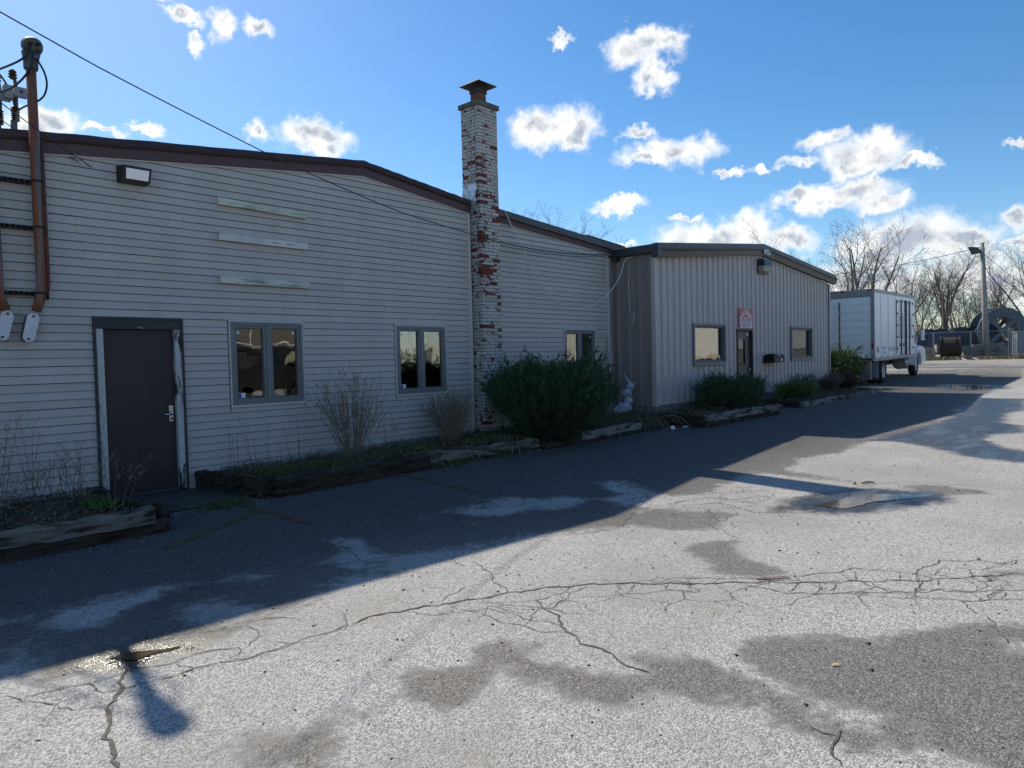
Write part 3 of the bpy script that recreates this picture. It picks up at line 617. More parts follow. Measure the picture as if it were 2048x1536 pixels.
def window(x0, x1, z0, z1):
    """double casement: trim channel, frame, mullion, two sashes with panes"""
    fr = MB(); fr.ring(x0+.022, x1-.022, z0+.035, z1-.022, .042, -.040, .09, 0)
    xm = (x0+x1)/2; fr.box(xm-.028, xm+.028, -.034, .09, z0+.077, z1-.064)
    w = part(fr, 'window', frame_m, bld)
    t = MB(); t.ring(x0, x1, z0, z1, .021, -.032, .004, 0, .034); part(t, 'trim_channel', trim_m, w)
    for a, b in ((x0+.066, xm-.030), (xm+.030, x1-.066)):
        s = MB(); s.ring(a, b, z0+.079, z1-.066, .04, -.022, .03); so = part(s, 'sash', frame_m, w)
        s = MB(); s.ring(a+.041, b-.041, z0+.12, z1-.107, .013, -.008, .028); part(s, 'glazing_bead', sash_m, w)
        p = MB(); p.box(a+.045, b-.045, .010, .016, z0+.124, z1-.111); part(p, 'pane', glass, w)
    return w, xm
def sticker(w, x, z, sx, sz, m, y=.0075):
    mb = MB(); mb.box(x, x+sx, y, y+.002, z, z+sz); return part(mb, 'sticker', m, w)
for i, (x0, x1) in enumerate(((4.765, 5.952), (7.737, 8.919), (12.45, 13.63))):
    w, xm = window(x0, x1, 1.075, 2.325)
    if i < 2:
        sticker(w, x0+.125, 1.205, .105, .072, white_m); sticker(w, x0+.128, 1.21, .038, .06, blue_m, .0058)
        sticker(w, x0+.13, 2.13, .04, .04, white_m); sticker(w, x1-.175, 2.13, .04, .04, white_m)
    else: sticker(w, x1-.175, 2.13, .035, .04, white_m)
# the blind-less rooms hold a few pale shapes close behind the glass
room = MB()
room.box(4.9, 5.2, .9, 1.0, .02, 1.5); room.box(5.35, 5.5, 1.3, 1.4, .02, 1.65)
part(room, 'interior_panel', pm('pale_interior_board', (.4, .38, .34), .8), bld)

# entrance door: casing with peeling paint, slab, lock
dr = MB(); dr.box(3.135, 4.005, .035, .08, .062, 2.172); door = part(dr, 'door', brown_door, bld, label='plain dark brown steel door')
cs = MB(); cs.box(3.02, 3.05, -.05, .1, .05, 2.33); cs.box(4.088, 4.118, -.05, .1, .0, 2.33); cs.box(3.05, 4.088, -.05, .1, 2.298, 2.33); part(cs, 'door_casing', pm('dark_casing', (.045, .038, .042), .6), bld)
for a, b in ((3.052, 3.133), (4.008, 4.086)):
    j = MB(); j.box(a, b, -.036, .09, .03, 2.176); part(j, 'door_jamb', peel, bld, label='door jamb with peeling white paint')
hd = MB(); hd.box(3.052, 4.086, -.042, .09, 2.178, 2.296); part(hd, 'door_header', peel2, bld)
th = MB(); th.box(3.135, 4.005, -.03, .1, .02, .058); part(th, 'threshold', pm('threshold', (.09, .09, .09), .5, metal=.5), bld)
lk = MB(); lk.box(3.92, 3.975, .027, .034, .95, 1.16); part(lk, 'lock_plate', metal_br, door)
lv = MB(); lv.lathe([(.026, -.005), (.026, -.045), (.014, -.05)], (3.935, .03, 1.055), 'y', 12); lv.tube([(3.935, -.02, 1.055), (3.9, -.028, 1.052), (3.84, -.026, 1.045)], [.012, .011, .009], 8); part(lv, 'lever_handle', pm('chrome', (.75, .76, .78), .15, metal=1), door, True)
kh = MB(); kh.lathe([(.016, 0), (.016, -.012)], (3.957, .027, .985), 'y', 10); part(kh, 'keyhole', black_m, door)

# ------------------------------------------------------------------ brick chimney
CX0, CX1, CY0, CY1 = 9.66, 10.18, -.275, .19
chim = thing('brick_chimney', 'tall square brick chimney with flaking white paint and a metal rain cap', 'chimney', (9.92, -.04, 0))
core = MB(); core.box(CX0+.008, CX1-.008, CY0+.008, CY1-.008, -.05, 6.49)
part(core, 'mortar_core', pm('painted_mortar', (.11, .105, .095), .95, var=.25, scale=14, dirt=(.085, .07, .06), dscale=5, world=True), chim)
RED = (.17, .040, .028); WHT = (.50, .485, .45)
bm_ = [two_tone('brick_paint_mostly_whole', WHT, RED, .60, .625, 7, (1, 1, 2.0), grime=(.17, .155, .135)),
       two_tone('brick_paint_chipped', WHT, RED, .53, .55, 9, (1, 1, 2.0), grime=(.17, .155, .135)),
       two_tone('brick_paint_gone', WHT, RED, .36, .39, 8, (1, 1, 2.0), grime=(.09, .06, .05))]
brick_cache = {}
def brick_me(lx, ly, k, v):
    key = (lx, ly, k, v)
    if key not in brick_cache:
        random.seed(hash(key) % 1000); mb = MB(); mb.box(-lx/2, lx/2, -ly/2, ly/2, -.0265, .0265, jit=.0024)
        brick_cache[key] = mb.mesh('brick', bm_[k])
    return brick_cache[key]
def kind_of(z, u, face):
    """which bricks have lost their paint: mostly at the left corner, in bands up the shaft"""
    r = rs.random(); corner = max(0, 1-u/.22)
    bands = ((.4, .75, .75), (1.35, 1.75, .25), (2.2, 2.75, .25), (2.9, 3.9, .85), (3.9, 4.5, .75), (4.6, 5.1, .5), (5.15, 5.6, .5), (5.6, 6.1, .26))
    p = .07
    for a, b, q in bands:
        if a < z < b: p = q*(.15+.75*corner) if face == 'f' else q*.5
    if face == 'f' and u > .40 and 1.9 < z < 3.0: p = .38
    if face == 'l' and z < 4.4: p *= .7
    return 2 if r < p*.55 else (1 if r < p*1.6+.16 else 0)
BR = []; H_ = .0638
for c in range(97):
    z = .30+H_*(c+.5); odd = c % 2
    f = [.0, .21, .42, .525] if not odd else [0, .105, .315, .525]
    for a, b in zip(f[:-1], f[1:]): BR.append((CX0+a, CX0+b-.012, CY0, CY0+.095, z, 'f', a))
    l = [.105, .315, .47] if not odd else [.0, .21, .42, .47]
    st = .105 if not odd else 0.0
    l = [v for v in l]
    for a, b in zip(l[:-1], l[1:]):
        if odd and a == 0: a = .105
        BR.append((CX0, CX0+.095, CY0+a, CY0+b-.010, z, 'l', a))
    for a, b in ((.10, .25), (.26, .465)): BR.append((CX1-.095, CX1-.001, CY0+a, CY0+b-.01, z, 'r', .5))
    for a, b in ((.10, .26), (.27, .42)): BR.append((CX0+a, CX0+b, CY1-.09, CY1, z, 'b', .5))
def worth(b):
    L = max(b[1]-b[0], b[3]-b[2])
    if b[5] in 'rb' or (b[5] == 'l' and b[4] < 4.55 and b[2] > -.02): return 0
    return (b[1]-b[0]) if b[5] == 'f' else (b[3]-b[2])*.8
order = sorted(range(len(BR)), key=lambda i: -worth(BR[i])); single = set(order[:296])
rest = MB(); rr = random.Random(5)
for i, (x0, x1, y0, y1, z, face, u) in enumerate(BR):
    k = kind_of(z, u, face); dx = rr.uniform(-.004, .006)
    o = (-dx if face == 'f' else 0)
    cx, cy = (x0+x1)/2-(dx if face == 'l' else 0), (y0+y1)/2+o
    if i in single:
        ob = link(brick_me(round(x1-x0, 2), round(y1-y0, 2), k, rr.randrange(3)), 'brick', chim); ob.location = (cx, cy, z)
    else:
        random.seed(i); rest.box(cx-(x1-x0)/2, cx+(x1-x0)/2, cy-(y1-y0)/2, cy+(y1-y0)/2, z-.0265, z+.0265, k, jit=.002)
random.seed(11)
part(rest, 'brickwork', bm_, chim, kind='stuff', fix=False)
cr = MB(); cr.add([(CX0-.035, CY0-.035, 6.49), (CX1+.035, CY0-.035, 6.49), (CX1+.035, CY1+.035, 6.49), (CX0-.035, CY1+.035, 6.49),
                   (CX0-.035, CY0-.035, 6.575), (CX1+.035, CY0-.035, 6.575), (CX1+.035, CY1+.035, 6.575), (CX0-.035, CY1+.035, 6.575),
                   (9.80, -.16, 6.62), (10.04, -.16, 6.62), (10.04, .08, 6.62), (9.8, .08, 6.62)],
                  [(3, 2, 1, 0), (0, 1, 5, 4), (1, 2, 6, 5), (2, 3, 7, 6), (3, 0, 4, 7), (4, 5, 9, 8), (5, 6, 10, 9), (6, 7, 11, 10), (7, 4, 8, 11), (8, 9, 10, 11)])
part(cr, 'crown', pm('mossy_concrete', (.13, .125, .105), .95, var=.3, scale=9, dirt=(.07, .065, .05), world=True, bump=.3), chim)
fl = MB(); fl.ring(9.81, 10.03, 0, .01, .03, -.15, .07) if False else None
fl.box(9.815, 10.025, -.145, .065, 6.6, 6.80); part(fl, 'flue_liner', pm('clay_flue', (.17, .075, .05), .9, var=.25, scale=8, dirt=(.05, .04, .035), world=True), chim)
cap = MB(); cap.box(9.80, 10.04, -.16, .08, 6.80, 6.87)
for sx in (9.795, 10.045): cap.tube([(sx+(-.03 if sx < 9.9 else .03), -.04, 6.79), (sx, -.04, 6.79)], .006, 5)
for sx in (9.82, 10.02):
    for sy in (-.14, .06): cap.box(sx-.01, sx+.01, sy-.01, sy+.01, 6.87, 6.95)
cap.add([(9.66, -.30, 6.935), (10.18, -.30, 6.935), (10.18, .22, 6.935), (9.66, .22, 6.935), (9.665, -.295, 6.95), (10.175, -.295, 6.95), (10.175, .215, 6.95), (9.665, .215, 6.95), (9.92, -.04, 7.095)],
        [(0, 1, 5, 4), (1, 2, 6, 5), (2, 3, 7, 6), (3, 0, 4, 7), (4, 5, 8), (5, 6, 8), (6, 7, 8), (7, 4, 8), (3, 2, 1, 0)])
part(cap, 'rain_cap', pm('weathered_cap_metal', (.045, .047, .045), .55, var=.3, scale=10, metal=.4, dirt=(.10, .05, .03), dlo=.68, dhi=.8, world=True), chim)
mem = MB(); random.seed(4); q = []
for j in range(7):
    for i in range(6): q.append((9.655-.012-random.uniform(0, .02), -.20+i*.075+.015*math.sin(j), 4.70+j*.055+random.uniform(-.01, .01)))
for j in range(6):
    for i in range(5): a = j*6+i; mem.f.append((a, a+1, a+7, a+6)); mem.m.append(0)
mem.v = q
solo(mem, 'plastic_sheet', pm('silver_flashing_sheet', (.55, .58, .62), .3, var=.3, scale=9, metal=.3), 'crumpled silvery sheet stuck to the chimney where it leaves the roof', 'sheet')

# ------------------------------------------------------------------ metal building
S_ = -1.1; MX0, MX1 = 14.47, 26.29; MP = 20.4
rib_m = pm('beige_ribbed_steel', (.535, .465, .44), .5, var=.05, scale=.9, stretch=(2, 2, .3), spec=.4, world=True, dirt=(.42, .36, .335), dlo=.58, dhi=.85)
rib_dk = pm('brown_ribbed_steel', (.28, .23, .205), .55, var=.06, scale=.9, stretch=(2, 2, .3), spec=.35, world=True, dirt=(.23, .19, .165), dlo=.6, dhi=.85)
metb = thing('metal_building', 'beige ribbed steel building with grey roof edge beside the siding building', 'building', (20.4, S_, .25))
def mtop(x): return (3.955+(4.49-3.955)*(x-MX0)/(MP-MX0)) if x < MP else (4.49-(4.49-4.03)*(x-MP)/(MX1-MP))
MH = [(16.27, 18.08, 1.375, 2.475), (18.82, 19.83, .2, 2.36), (22.68, 24.55, 1.40, 2.51)]
PITCH = .2945; xs_ = []; x = MX0+.03
prof = []
while x < MX1-.02:
    for dx, y in ((0, 0), (.014, -.042), (.060, -.042), (.074, 0)):
        if x+dx < MX1: prof.append((x+dx, S_+y))
    x += PITCH
prof = [(MX0, S_)]+prof+[(MX1, S_)]
def yat(xq):
    for (a, ya), (b, yb) in zip(prof[:-1], prof[1:]):
        if a <= xq <= b: return ya+(yb-ya)*((xq-a)/(b-a) if b > a else 0)
    return S_
ex = sorted(prof+[(h[i], yat(h[i])) for h in MH for i in (0, 1)]+[(MP, yat(MP))])
PW = PITCH*3; npan = int((MX1-MX0)/PW)+1
pan = {}
for (a, ya), (b, yb) in zip(ex[:-1], ex[1:]):
    if b-a < 1e-5: continue
    i = min(npan-1, int(((a+b)/2-MX0-.02)/PW)); mid = (a+b)/2
    zr = [(.50, None)]
    for (h0, h1, c, d) in MH:
        if h0 < mid < h1: zr = [(.50, c), (d, None)]
    for lo, hi in zr:
        if hi is not None and hi <= lo: continue
        ta = mtop(a)+.05 if hi is None else hi; tb = mtop(b)+.05 if hi is None else hi
        pan.setdefault((i, lo == .50 or hi is None and len(zr) == 1), MB()).add([(a, ya, lo), (b, yb, lo), (b, yb, tb), (a, ya, ta), (a, S_+.012, lo), (b, S_+.012, lo), (b, S_+.012, tb), (a, S_+.012, ta)],
                   [(0, 1, 2, 3), (7, 6, 5, 4), (0, 4, 5, 1), (3, 2, 6, 7)])
for p in pan.values():
    if p.v: part(p, 'wall_panel', rib_m, metb, fix=False)
# the return wall that faces the siding building, and the short strip between them
yy = [(-1.1, 0)]; y = -1.06
while y < 0: yy += [(y, 0), (y+.02, -.03), (y+.07, -.03), (y+.09, 0)]; y += .30
yy = [q for q in yy if q[0] < -.0]+[(0.0, 0)]
rt = MB()
for (a, da), (b, db) in zip(yy[:-1], yy[1:]):
    rt.add([(MX0+da, a, .50), (MX0+db, b, .50), (MX0+db, b, 4.1), (MX0+da, a, 4.1)], [(0, 1, 2, 3)])
part(rt, 'return_panel', rib_dk, metb)
st = MB()
for (a, da), (b, db) in (((14.235, 0), (14.30, 0)), ((14.30, 0), (14.32, -.03)), ((14.32, -.03), (14.37, -.03)), ((14.37, -.03), (14.39, 0)), ((14.39, 0), (14.47, 0))):
    st.add([(a, .0+da, .25), (b, .0+db, .25), (b, db, 4.05), (a, da, 4.05)], [(0, 1, 2, 3)])
part(st, 'infill_panel', rib_dk, metb)
ct = MB(); ct.prism([(MX0-.012, S_-.052), (MX0+.075, S_-.052), (MX0+.075, S_-.045), (MX0-.004, S_-.045), (MX0-.004, S_+.10), (MX0-.012, S_+.10)], 'z', .48, 3.99); part(ct, 'corner_trim', rib_m, metb)
ct = MB(); ct.prism([(MX1+.012, S_-.052), (MX1-.07, S_-.052), (MX1-.07, S_-.045), (MX1+.004, S_-.045), (MX1+.004, S_+.10), (MX1+.012, S_+.10)], 'z', .48, 4.03); part(ct, 'corner_trim', rib_m, metb)
et = MB(); et.sweep([(-1.158, .0), (-1.158, -.03), (-1.144, -.03), (-1.144, 0)], [(MX0-.01, mtop(MX0)+.015), (MP, mtop(MP)+.015), (MX1, mtop(MX1)+.015)]); part(et, 'eave_trim', trim_m, metb)
cn = MB(); cn.box(MX0+.02, 18.80, S_+.015, S_+.25, -.1, .50); cn.box(18.80, 19.85, S_+.015, S_+.25, -.1, .30); cn.box(19.85, MX1-.02, S_+.015, S_+.25, -.1, .50); cn.box(MX0+.02, MX0+.2, S_+.25, -.02, -.1, .50)
part(cn, 'foundation', pm('rough_concrete', (.21, .20, .18), .95, var=.2, scale=5, bump=.3, dirt=(.10, .09, .075), world=True), metb)
ins = MB(); ins.box(MX0+.05, MX1-.05, 12, 12.1, 0, 3.9); ins.box(MX1-.1, MX1-.005, S_+.02, 22, 0, 4.0); ins.box(MX0+.03, MX0+.1, .1, 22, .3, 3.95); ins.box(MX0+.05, MX1-.1, 21.9, 22, 0, 3.9); ins.box(MX0+.05, MX1-.1, S_+.25, 21.9, .2, .28)
part(ins, 'side_wall', sheath_m, metb)
mr = MB()
for (a, za), (b, zb) in (((MX0-.13, 4.20), (MP, 4.80)), ((MP, 4.80), (MX1+.28, 4.33))):
    mr.add([(a, S_-.16, za), (b, S_-.16, zb), (b, 22.2, zb), (a, 22.2, za), (a, S_-.16, za-.1), (b, S_-.16, zb-.1), (b, 22.2, zb-.1), (a, 22.2, za-.1)],
           [(0, 1, 2, 3), (7, 6, 5, 4), (0, 4, 5, 1), (1, 5, 6, 2), (2, 6, 7, 3), (3, 7, 4, 0)])
part(mr, 'roof', roof_m, metb)
prof_r = [(S_-.162, .03), (S_-.20, .0), (S_-.20, -.085), (S_-.205, -.09), (S_-.235, -.095), (S_-.235, -.115), (S_-.215, -.15), (S_-.20, -.165), (S_-.165, -.305), (S_-.05, -.305), (S_-.05, .03)]
for P in ([(MX0-.10, 4.235), (MP, 4.822)], [(MP, 4.822), (MX1+.28, 4.352)]):
    mb = MB(); mb.sweep(prof_r, P); part(mb, 'rake_trim', fascia_gr, metb)
gt = MB(); gt.prism([(MX0-.15, 4.21), (MX0-.15, 4.06), (MX0-.02, 4.04), (MX0-.02, 4.21)], 'y', S_-.15, .02); part(gt, 'gutter', fascia_gr, metb)
gt = MB(); gt.box(MX0-.17, MX0-.02, S_-.15, .02, 4.225, 4.235); part(gt, 'gutter_lip', pm('pale_gutter_lip', (.5, .48, .45), .5), metb)
gt = MB(); gt.box(MX0-.14, MX0-.02, S_-.235, S_-.05, 3.97, 4.13); part(gt, 'gutter_end_cap', fascia_gr, metb)
gt = MB(); gt.box(14.30, 14.62, -.20, -.115, 3.94, 4.21); part(gt, 'gutter_outlet', pm('dark_outlet', (.03, .032, .035), .5), metb)
def mwindow(x0, x1, z0, z1):
    fr = MB(); fr.ring(x0, x1, z0, z1, .055, S_-.062, S_+.10, 0, .10); w = part(fr, 'window', frame_m, metb)
    s = MB(); s.ring(x0+.06, x1-.06, z0+.105, z1-.06, .05, S_-.01, S_+.08); part(s, 'sash', sash_m, w)
    p = MB(); p.box(x0+.11, x1-.11, S_+.045, S_+.052, z0+.155, z1-.11); part(p, 'pane', glass2, w)
    return w
w = mwindow(16.28, 18.07, 1.38, 2.47); mb = MB(); mb.box(17.80, 17.89, S_+.04, S_+.043, 1.56, 1.65); part(mb, 'sticker', white_m, w)
w = mwindow(22.69, 24.54, 1.405, 2.505); mb = MB(); mb.box(22.84, 22.87, S_+.04, S_+.043, 1.58, 1.65); part(mb, 'sticker', white_m, w)
# recessed office door with a glazed light
df = MB(); df.box(18.82, 18.865, S_-.034, S_+.2, .30, 2.36); df.box(19.785, 19.83, S_-.034, S_+.2, .30, 2.36); df.box(18.865, 19.785, S_-.034, S_+.2, 2.315, 2.36); part(df, 'door_frame', pm('dark_door_frame', (.028, .027, .026), .55), metb)
D = S_+.055; dd = MB()
dd.box(18.87, 18.98, D, D+.045, .31, 2.31); dd.box(19.50, 19.78, D, D+.045, .31, 2.31); dd.box(18.98, 19.5, D, D+.045, .31, 1.34); dd.box(18.98, 19.5, D, D+.045, 2.10, 2.31)
dd = part(dd, 'door', pm('taupe_steel_door', (.11, .098, .088), .5, var=.06, scale=2, world=True), metb)
mb = MB(); mb.ring(18.965, 19.515, 1.325, 2.115, .04, D-.012, D-.001); part(mb, 'lite_frame', sash_m, dd)
mb = MB(); mb.box(18.985, 19.495, D+.02, D+.026, 1.345, 2.095); part(mb, 'pane', glass2, dd)
for zz in (1.21, 1.36)[:1]:
    mb = MB(); mb.lathe([(.022, 0), (.022, -.03), (.034, -.05), (.030, -.075), (.01, -.08)], (19.66, D, zz), 'y', 12); part(mb, 'door_knob', metal_br, dd, True)
mb = MB(); mb.lathe([(.03, 0), (.03, -.02)], (19.74, D, 1.22), 'y', 12); part(mb, 'deadbolt', metal_br, dd, True)
mb = MB(); mb.box(19.56, 19.64, D-.03, D-.001, 2.17, 2.27); part(mb, 'door_sensor', white_m, dd)
# maker's plate at the peak
pl = MB(); pl.prism([(20.24, 4.555), (20.66, 4.535), (20.68, 4.60), (20.60, 4.665), (20.44, 4.69), (20.28, 4.675), (20.22, 4.62)], 'y', S_-.232, S_-.218)
pl = part(pl, 'name_plate', white_m, metb)
text('STAR', 'lettering', .13, (20.45, S_-.2335, 4.605), FRONT, pm('plate_ink', (.02, .04, .03), .6), pl, .0006, sx=1.05)
# ------------------------------------------------------------------ things mounted on the walls
def catenary(a, b, sag, n=24):
    a, b = Vector(a), Vector(b); return [a.lerp(b, i/n)+Vector((0, 0, -sag*4*(i/n)*(1-i/n))) for i in range(n+1)]
rust_m = two_tone('rusty_galvanised_pipe', (.17, .16, .15), (.23, .075, .032), .38, .54, 2.4, (6, 6, .35), .6, .15)
black_iron = pm('black_strut_iron', (.022, .02, .02), .7, var=.3, scale=12, world=True)
cable_m = pm('black_cable', (.012, .012, .014), .6)
pvc_m = pm('white_conduit_cover', (.60, .62, .64), .45, var=.06, scale=5, dirt=(.25, .16, .07), dlo=.72, dhi=.8, world=True)
grey_box = pm('grey_terminal_box', (.26, .27, .28), .5, var=.12, world=True)
insul_m = pm('brown_insulator', (.055, .035, .028), .4, var=.15, world=True)
mast = thing('service_mast', 'rusty electrical riser pipe with a round weatherhead above the roof edge', 'electrical mast', (2.45, -.14, 2.0))
mb = MB(); mb.tube([(2.40, -.16, 2.36), (2.44, -.16, 2.50), (2.46, -.16, 2.62), (2.46, -.16, 5.20)], [.052, .052, .052, .052], 14); part(mb, 'riser_pipe', rust_m, mast, True)
mb = MB(); mb.tube([(2.515, -.15, 2.55), (2.535, -.15, 2.7), (2.53, -.15, 4.35)], [.02, .024, .024], 8); part(mb, 'side_conduit', pm('red_rust_conduit', (.13, .045, .035), .8, var=.3, scale=5, world=True), mast, True)
mb = MB(); mb.lathe([(.068, 5.14), (.075, 5.16), (.075, 5.24), (.06, 5.26)], (2.46, -.16, 0), 'z', 16)
hd_ = MB(); hd_.lathe([(.03, .14), (.065, .12), (.092, .075), (.104, .03), (.110, .02), (.110, -.01), (.102, -.018), (.06, -.012), (.002, -.012)], (0, 0, 0), 'z', 26, cap=False)
face = Vector((.30, -.78, -.52)).normalized(); tilt = Matrix.Translation((2.475, -.215, 5.385)) @ (-face).to_track_quat('Z', 'Y').to_matrix().to_4x4()
mb.v += [tuple(tilt @ Vector(v)) for v in hd_.v]; o_ = len(mb.v)-len(hd_.v); mb.f += [tuple(i+o_ for i in f) for f in hd_.f]; mb.m += hd_.m
mb.tube([(2.46, -.16, 5.2), (2.463, -.17, 5.33)], [.07, .095], 14)
wh_ = part(mb, 'weatherhead', pm('weathered_head_metal', (.075, .085, .08), .6, var=.25, scale=6, world=True), mast, True)
for k_ in range(4):
    hl = MB(); hl.lathe([(.024, -.022), (.024, -.010)], (.06*math.cos(k_*PI/2+.5), .06*math.sin(k_*PI/2+.5), 0), 'z', 12); hl.v = [tuple(tilt @ Vector(v)) for v in hl.v]; part(hl, 'cable_hole', black_m, wh_)
def fitting(name, x, z, label, parent=None):
    """conduit elbow body with a pale cover plate, leaning to the lower left"""
    out = MB(); R_ = Matrix.Translation((x, -.15, z)) @ Matrix.Rotation(rad(13), 4, 'Y')
    prof2 = [(.062*math.cos(a), .125*math.sin(a)+(.10 if math.sin(a) > 0 else -.10)*0) for a in np.linspace(0, 2*PI, 24, endpoint=False)]
    st_ = []
    for i in range(24):
        a = 2*PI*i/24; st_.append((.06*math.cos(a), .06*math.sin(a)+(.105 if math.sin(a) >= 0 else -.105)))
    b_ = MB(); b_.prism(st_, 'y', -.02, .09); b_.v = [tuple(R_ @ Vector(v)) for v in b_.v]
    c_ = MB(); c_.prism([(p*1.04, q*1.02) for p, q in st_], 'y', -.034, -.022); c_.v = [tuple(R_ @ Vector(v)) for v in c_.v]
    s_ = MB()
    for zz in (.135, -.135): s_.lathe([(.016, -.034), (.014, -.04)], (0, 0, zz), 'y', 8)
    s_.v = [tuple(R_ @ Vector(v)) for v in s_.v]
    return b_, c_, s_
b_, c_, s_ = fitting('f', 2.335, 2.17, '')
bo = part(b_, 'elbow_fitting', pm('grey_fitting', (.12, .125, .13), .6, world=True), mast); part(c_, 'cover_plate', pvc_m, bo); part(s_, 'cover_screw', insul_m, bo)
b_, c_, s_ = fitting('f', 2.085, 2.19, '')
m2 = thing('conduit_elbow', 'white conduit elbow cover cut off by the left picture edge', 'conduit fitting', (2.085, -.15, 2.19))
part(b_, 'elbow_fitting', MATS['grey_fitting'], m2); part(c_, 'cover_plate', pvc_m, m2); part(s_, 'cover_screw', insul_m, m2)
mb = MB(); mb.tube([(2.10, -.16, 2.36), (2.05, -.16, 2.55), (2.03, -.16, 4.2)], .05, 12); part(mb, 'riser_pipe', rust_m, m2, True)
for zz, lab in ((3.866, 'topmost of the three black iron strut channels holding the riser pipe'), (3.335, 'middle one of the three black iron strut channels holding the riser pipe'), (2.572, 'lowest of the three black iron strut channels holding the riser pipe')):
    t = thing('strut_channel', lab, 'strut channel', (2.2, -.05, zz), 'strut channels behind the riser pipe')
    mb = MB(); xe = 2.53 if zz > 3 else 2.545
    mb.box(1.2, xe, -.09, -.0165, zz-.022, zz-.016); mb.box(1.2, xe, -.09, -.0165, zz+.016, zz+.022); mb.box(1.2, xe, -.024, -.0165, zz-.016, zz+.016)
    for i in range(int((xe-1.25)/.055)): mb.box(1.25+i*.055, 1.275+i*.055, -.092, -.084, zz-.015, zz+.015)
    if zz < 3: mb.box(xe, xe+.01, -.09, -.02, zz-.06, zz+.03)
    part(mb, 'channel', black_iron, t)
    mb = MB(); mb.tube([(2.46+.062*math.cos(a), -.16+.062*math.sin(a), zz) for a in np.linspace(PI*.9, PI*2.1, 12)], .012, 6); part(mb, 'pipe_clamp', black_iron, t)
for i, (x, y, dz, lab) in enumerate(((2.69, 1.5, .385, 'cable termination with grey box nearest the round weatherhead'), (2.53, 1.6, .33, 'cable termination with grey box at the very left picture edge'))):
    t = thing('cable_termination', lab, 'cable termination', (x, y, 4.4+dz), 'cable terminations above the roof edge')
    mb = MB(); mb.tube([(x-.05, y, 4.2), (x-.03, y, 4.62+dz)], [.045, .04], 10); part(mb, 'stub_pipe', pm('weathered_stub', (.16, .15, .14), .7, world=True), t, True)
    pr = []
    for k in range(7): pr += [(.034, 4.62+dz+k*.028), (.055, 4.63+dz+k*.028), (.034, 4.645+dz+k*.028)]
    mb = MB(); mb.lathe(pr, (x-.01, y, 0), 'z', 12); part(mb, 'insulator', insul_m, t)
    mb = MB(); mb.tube([(x+.0, y, 4.8+dz), (x+.01, y, 5.06+dz), (x-.0, y, 5.2+dz)], [.026, .024, .02], 8)
    mb.lathe([(.028, 5.17+dz), (.055, 5.20+dz), (.03, 5.215+dz), (.055, 5.235+dz), (.03, 5.25+dz), (.05, 5.27+dz), (.02, 5.30+dz)], (x-.02, y, 0), 'z', 12); part(mb, 'upper_insulator', insul_m, t)
    mb = MB(); mb.box(x-.02, x+.11, y-.09, y-.03, 4.93+dz, 5.06+dz); mb.box(x-.13, x-.03, y-.05, y+.06, 4.90+dz, 5.07+dz); bx = part(mb, 'terminal_box', grey_box, t)
    mb = MB(); mb.lathe([(.018, 0), (.018, -.008)], (x+.05, y-.09, 5.0+dz), 'y', 10); part(mb, 'hub', black_m, bx)
def wire(name, pts, r, m, label, cat='cable', group=None, n=6):
    mb = MB(); mb.tube(pts, r, n); return solo(mb, name, m, label, cat, True, group)
def curve(pts, n=10):
    P = [Vector(p) for p in pts]; P = [P[0]*2-P[1]]+P+[P[-1]*2-P[-2]]; out = []
    for i in range(1, len(P)-2):
        a, b, c, d = P[i-1:i+3]
        for k in range(n):
            t = k/n; out.append(.5*((2*b)+(c-a)*t+(2*a-5*b+4*c-d)*t*t+(3*b-a-3*c+d)*t**3))
    out.append(P[-2]); return out
SERVICE = [(-4, -3.8, 6.0), (1.837, -1.7, 5.062), (3.081, -1.25, 4.878), (4.837, -.85, 4.578), (5.551, -.75, 4.448), (6.65, -.6, 4.278), (7.63, -.48, 4.15), (9.333, -.31, 4.018), (9.66, -.285, 3.99)]
wire('drop_cable', curve([(2.44, -.28, 5.36), (2.36, -.2, 5.22), (2.22, .4, 5.22), (2.0, 1.2, 5.25)]), .012, cable_m, 'upper thick black cable dropping from the weatherhead face to the left')
wire('drop_cable', curve([(2.47, -.28, 5.31), (2.42, -.25, 5.10), (2.34, .2, 5.0), (2.22, .8, 5.05), (2.05, 1.4, 5.1)]), .012, cable_m, 'thick black cable with blue tag hanging from the weatherhead mouth')
wire('drop_cable', curve([(2.50, -.24, 5.26), (2.57, -.26, 5.10), (2.585, -.25, 4.95), (2.52, -.24, 4.80), (2.44, .3, 4.80), (2.64, 1.3, 4.95)]), .011, cable_m, 'black cable looping out on the right side of the riser pipe')
wire('drop_cable', curve([(2.2, 1.5, 5.75), (2.42, 1.5, 5.68), (2.58, 1.5, 5.50), (2.67, 1.5, 5.25), (2.65, 1.5, 4.95)]), .012, cable_m, 'black cable arching over the left cable terminations')
mb = MB(); mb.box(2.455, 2.485, -.29, -.262, 5.24, 5.275); solo(mb, 'cable_tag', pm('blue_tape', (.03, .13, .42), .5), 'small blue tape tag on a cable under the weatherhead', 'cable tag')
wire('guy_wire', catenary((1.2, -.8, 5.05), (3.08, -.06, 4.16), .03), .006, cable_m, 'thin dark guy wire slanting down to the siding right of the mast')
wire('guy_wire', catenary((2.2, .2, 4.62), (2.98, -.06, 4.2), .04), .005, cable_m, 'faint lower guy wire crossing the riser pipe')
mb = MB()
for i in range(9): mb.tube([(2.88+.014*i, -.13+.006*i, 4.255-.0105*i+.01), (2.885+.014*i, -.13+.006*i, 4.245-.0105*i-.012)], .006, 5)
solo(mb, 'wire_grip', pm('pale_wire_grip', (.55, .56, .55), .4, metal=.5), 'pale twisted dead-end grip on the guy wire', 'wire grip')
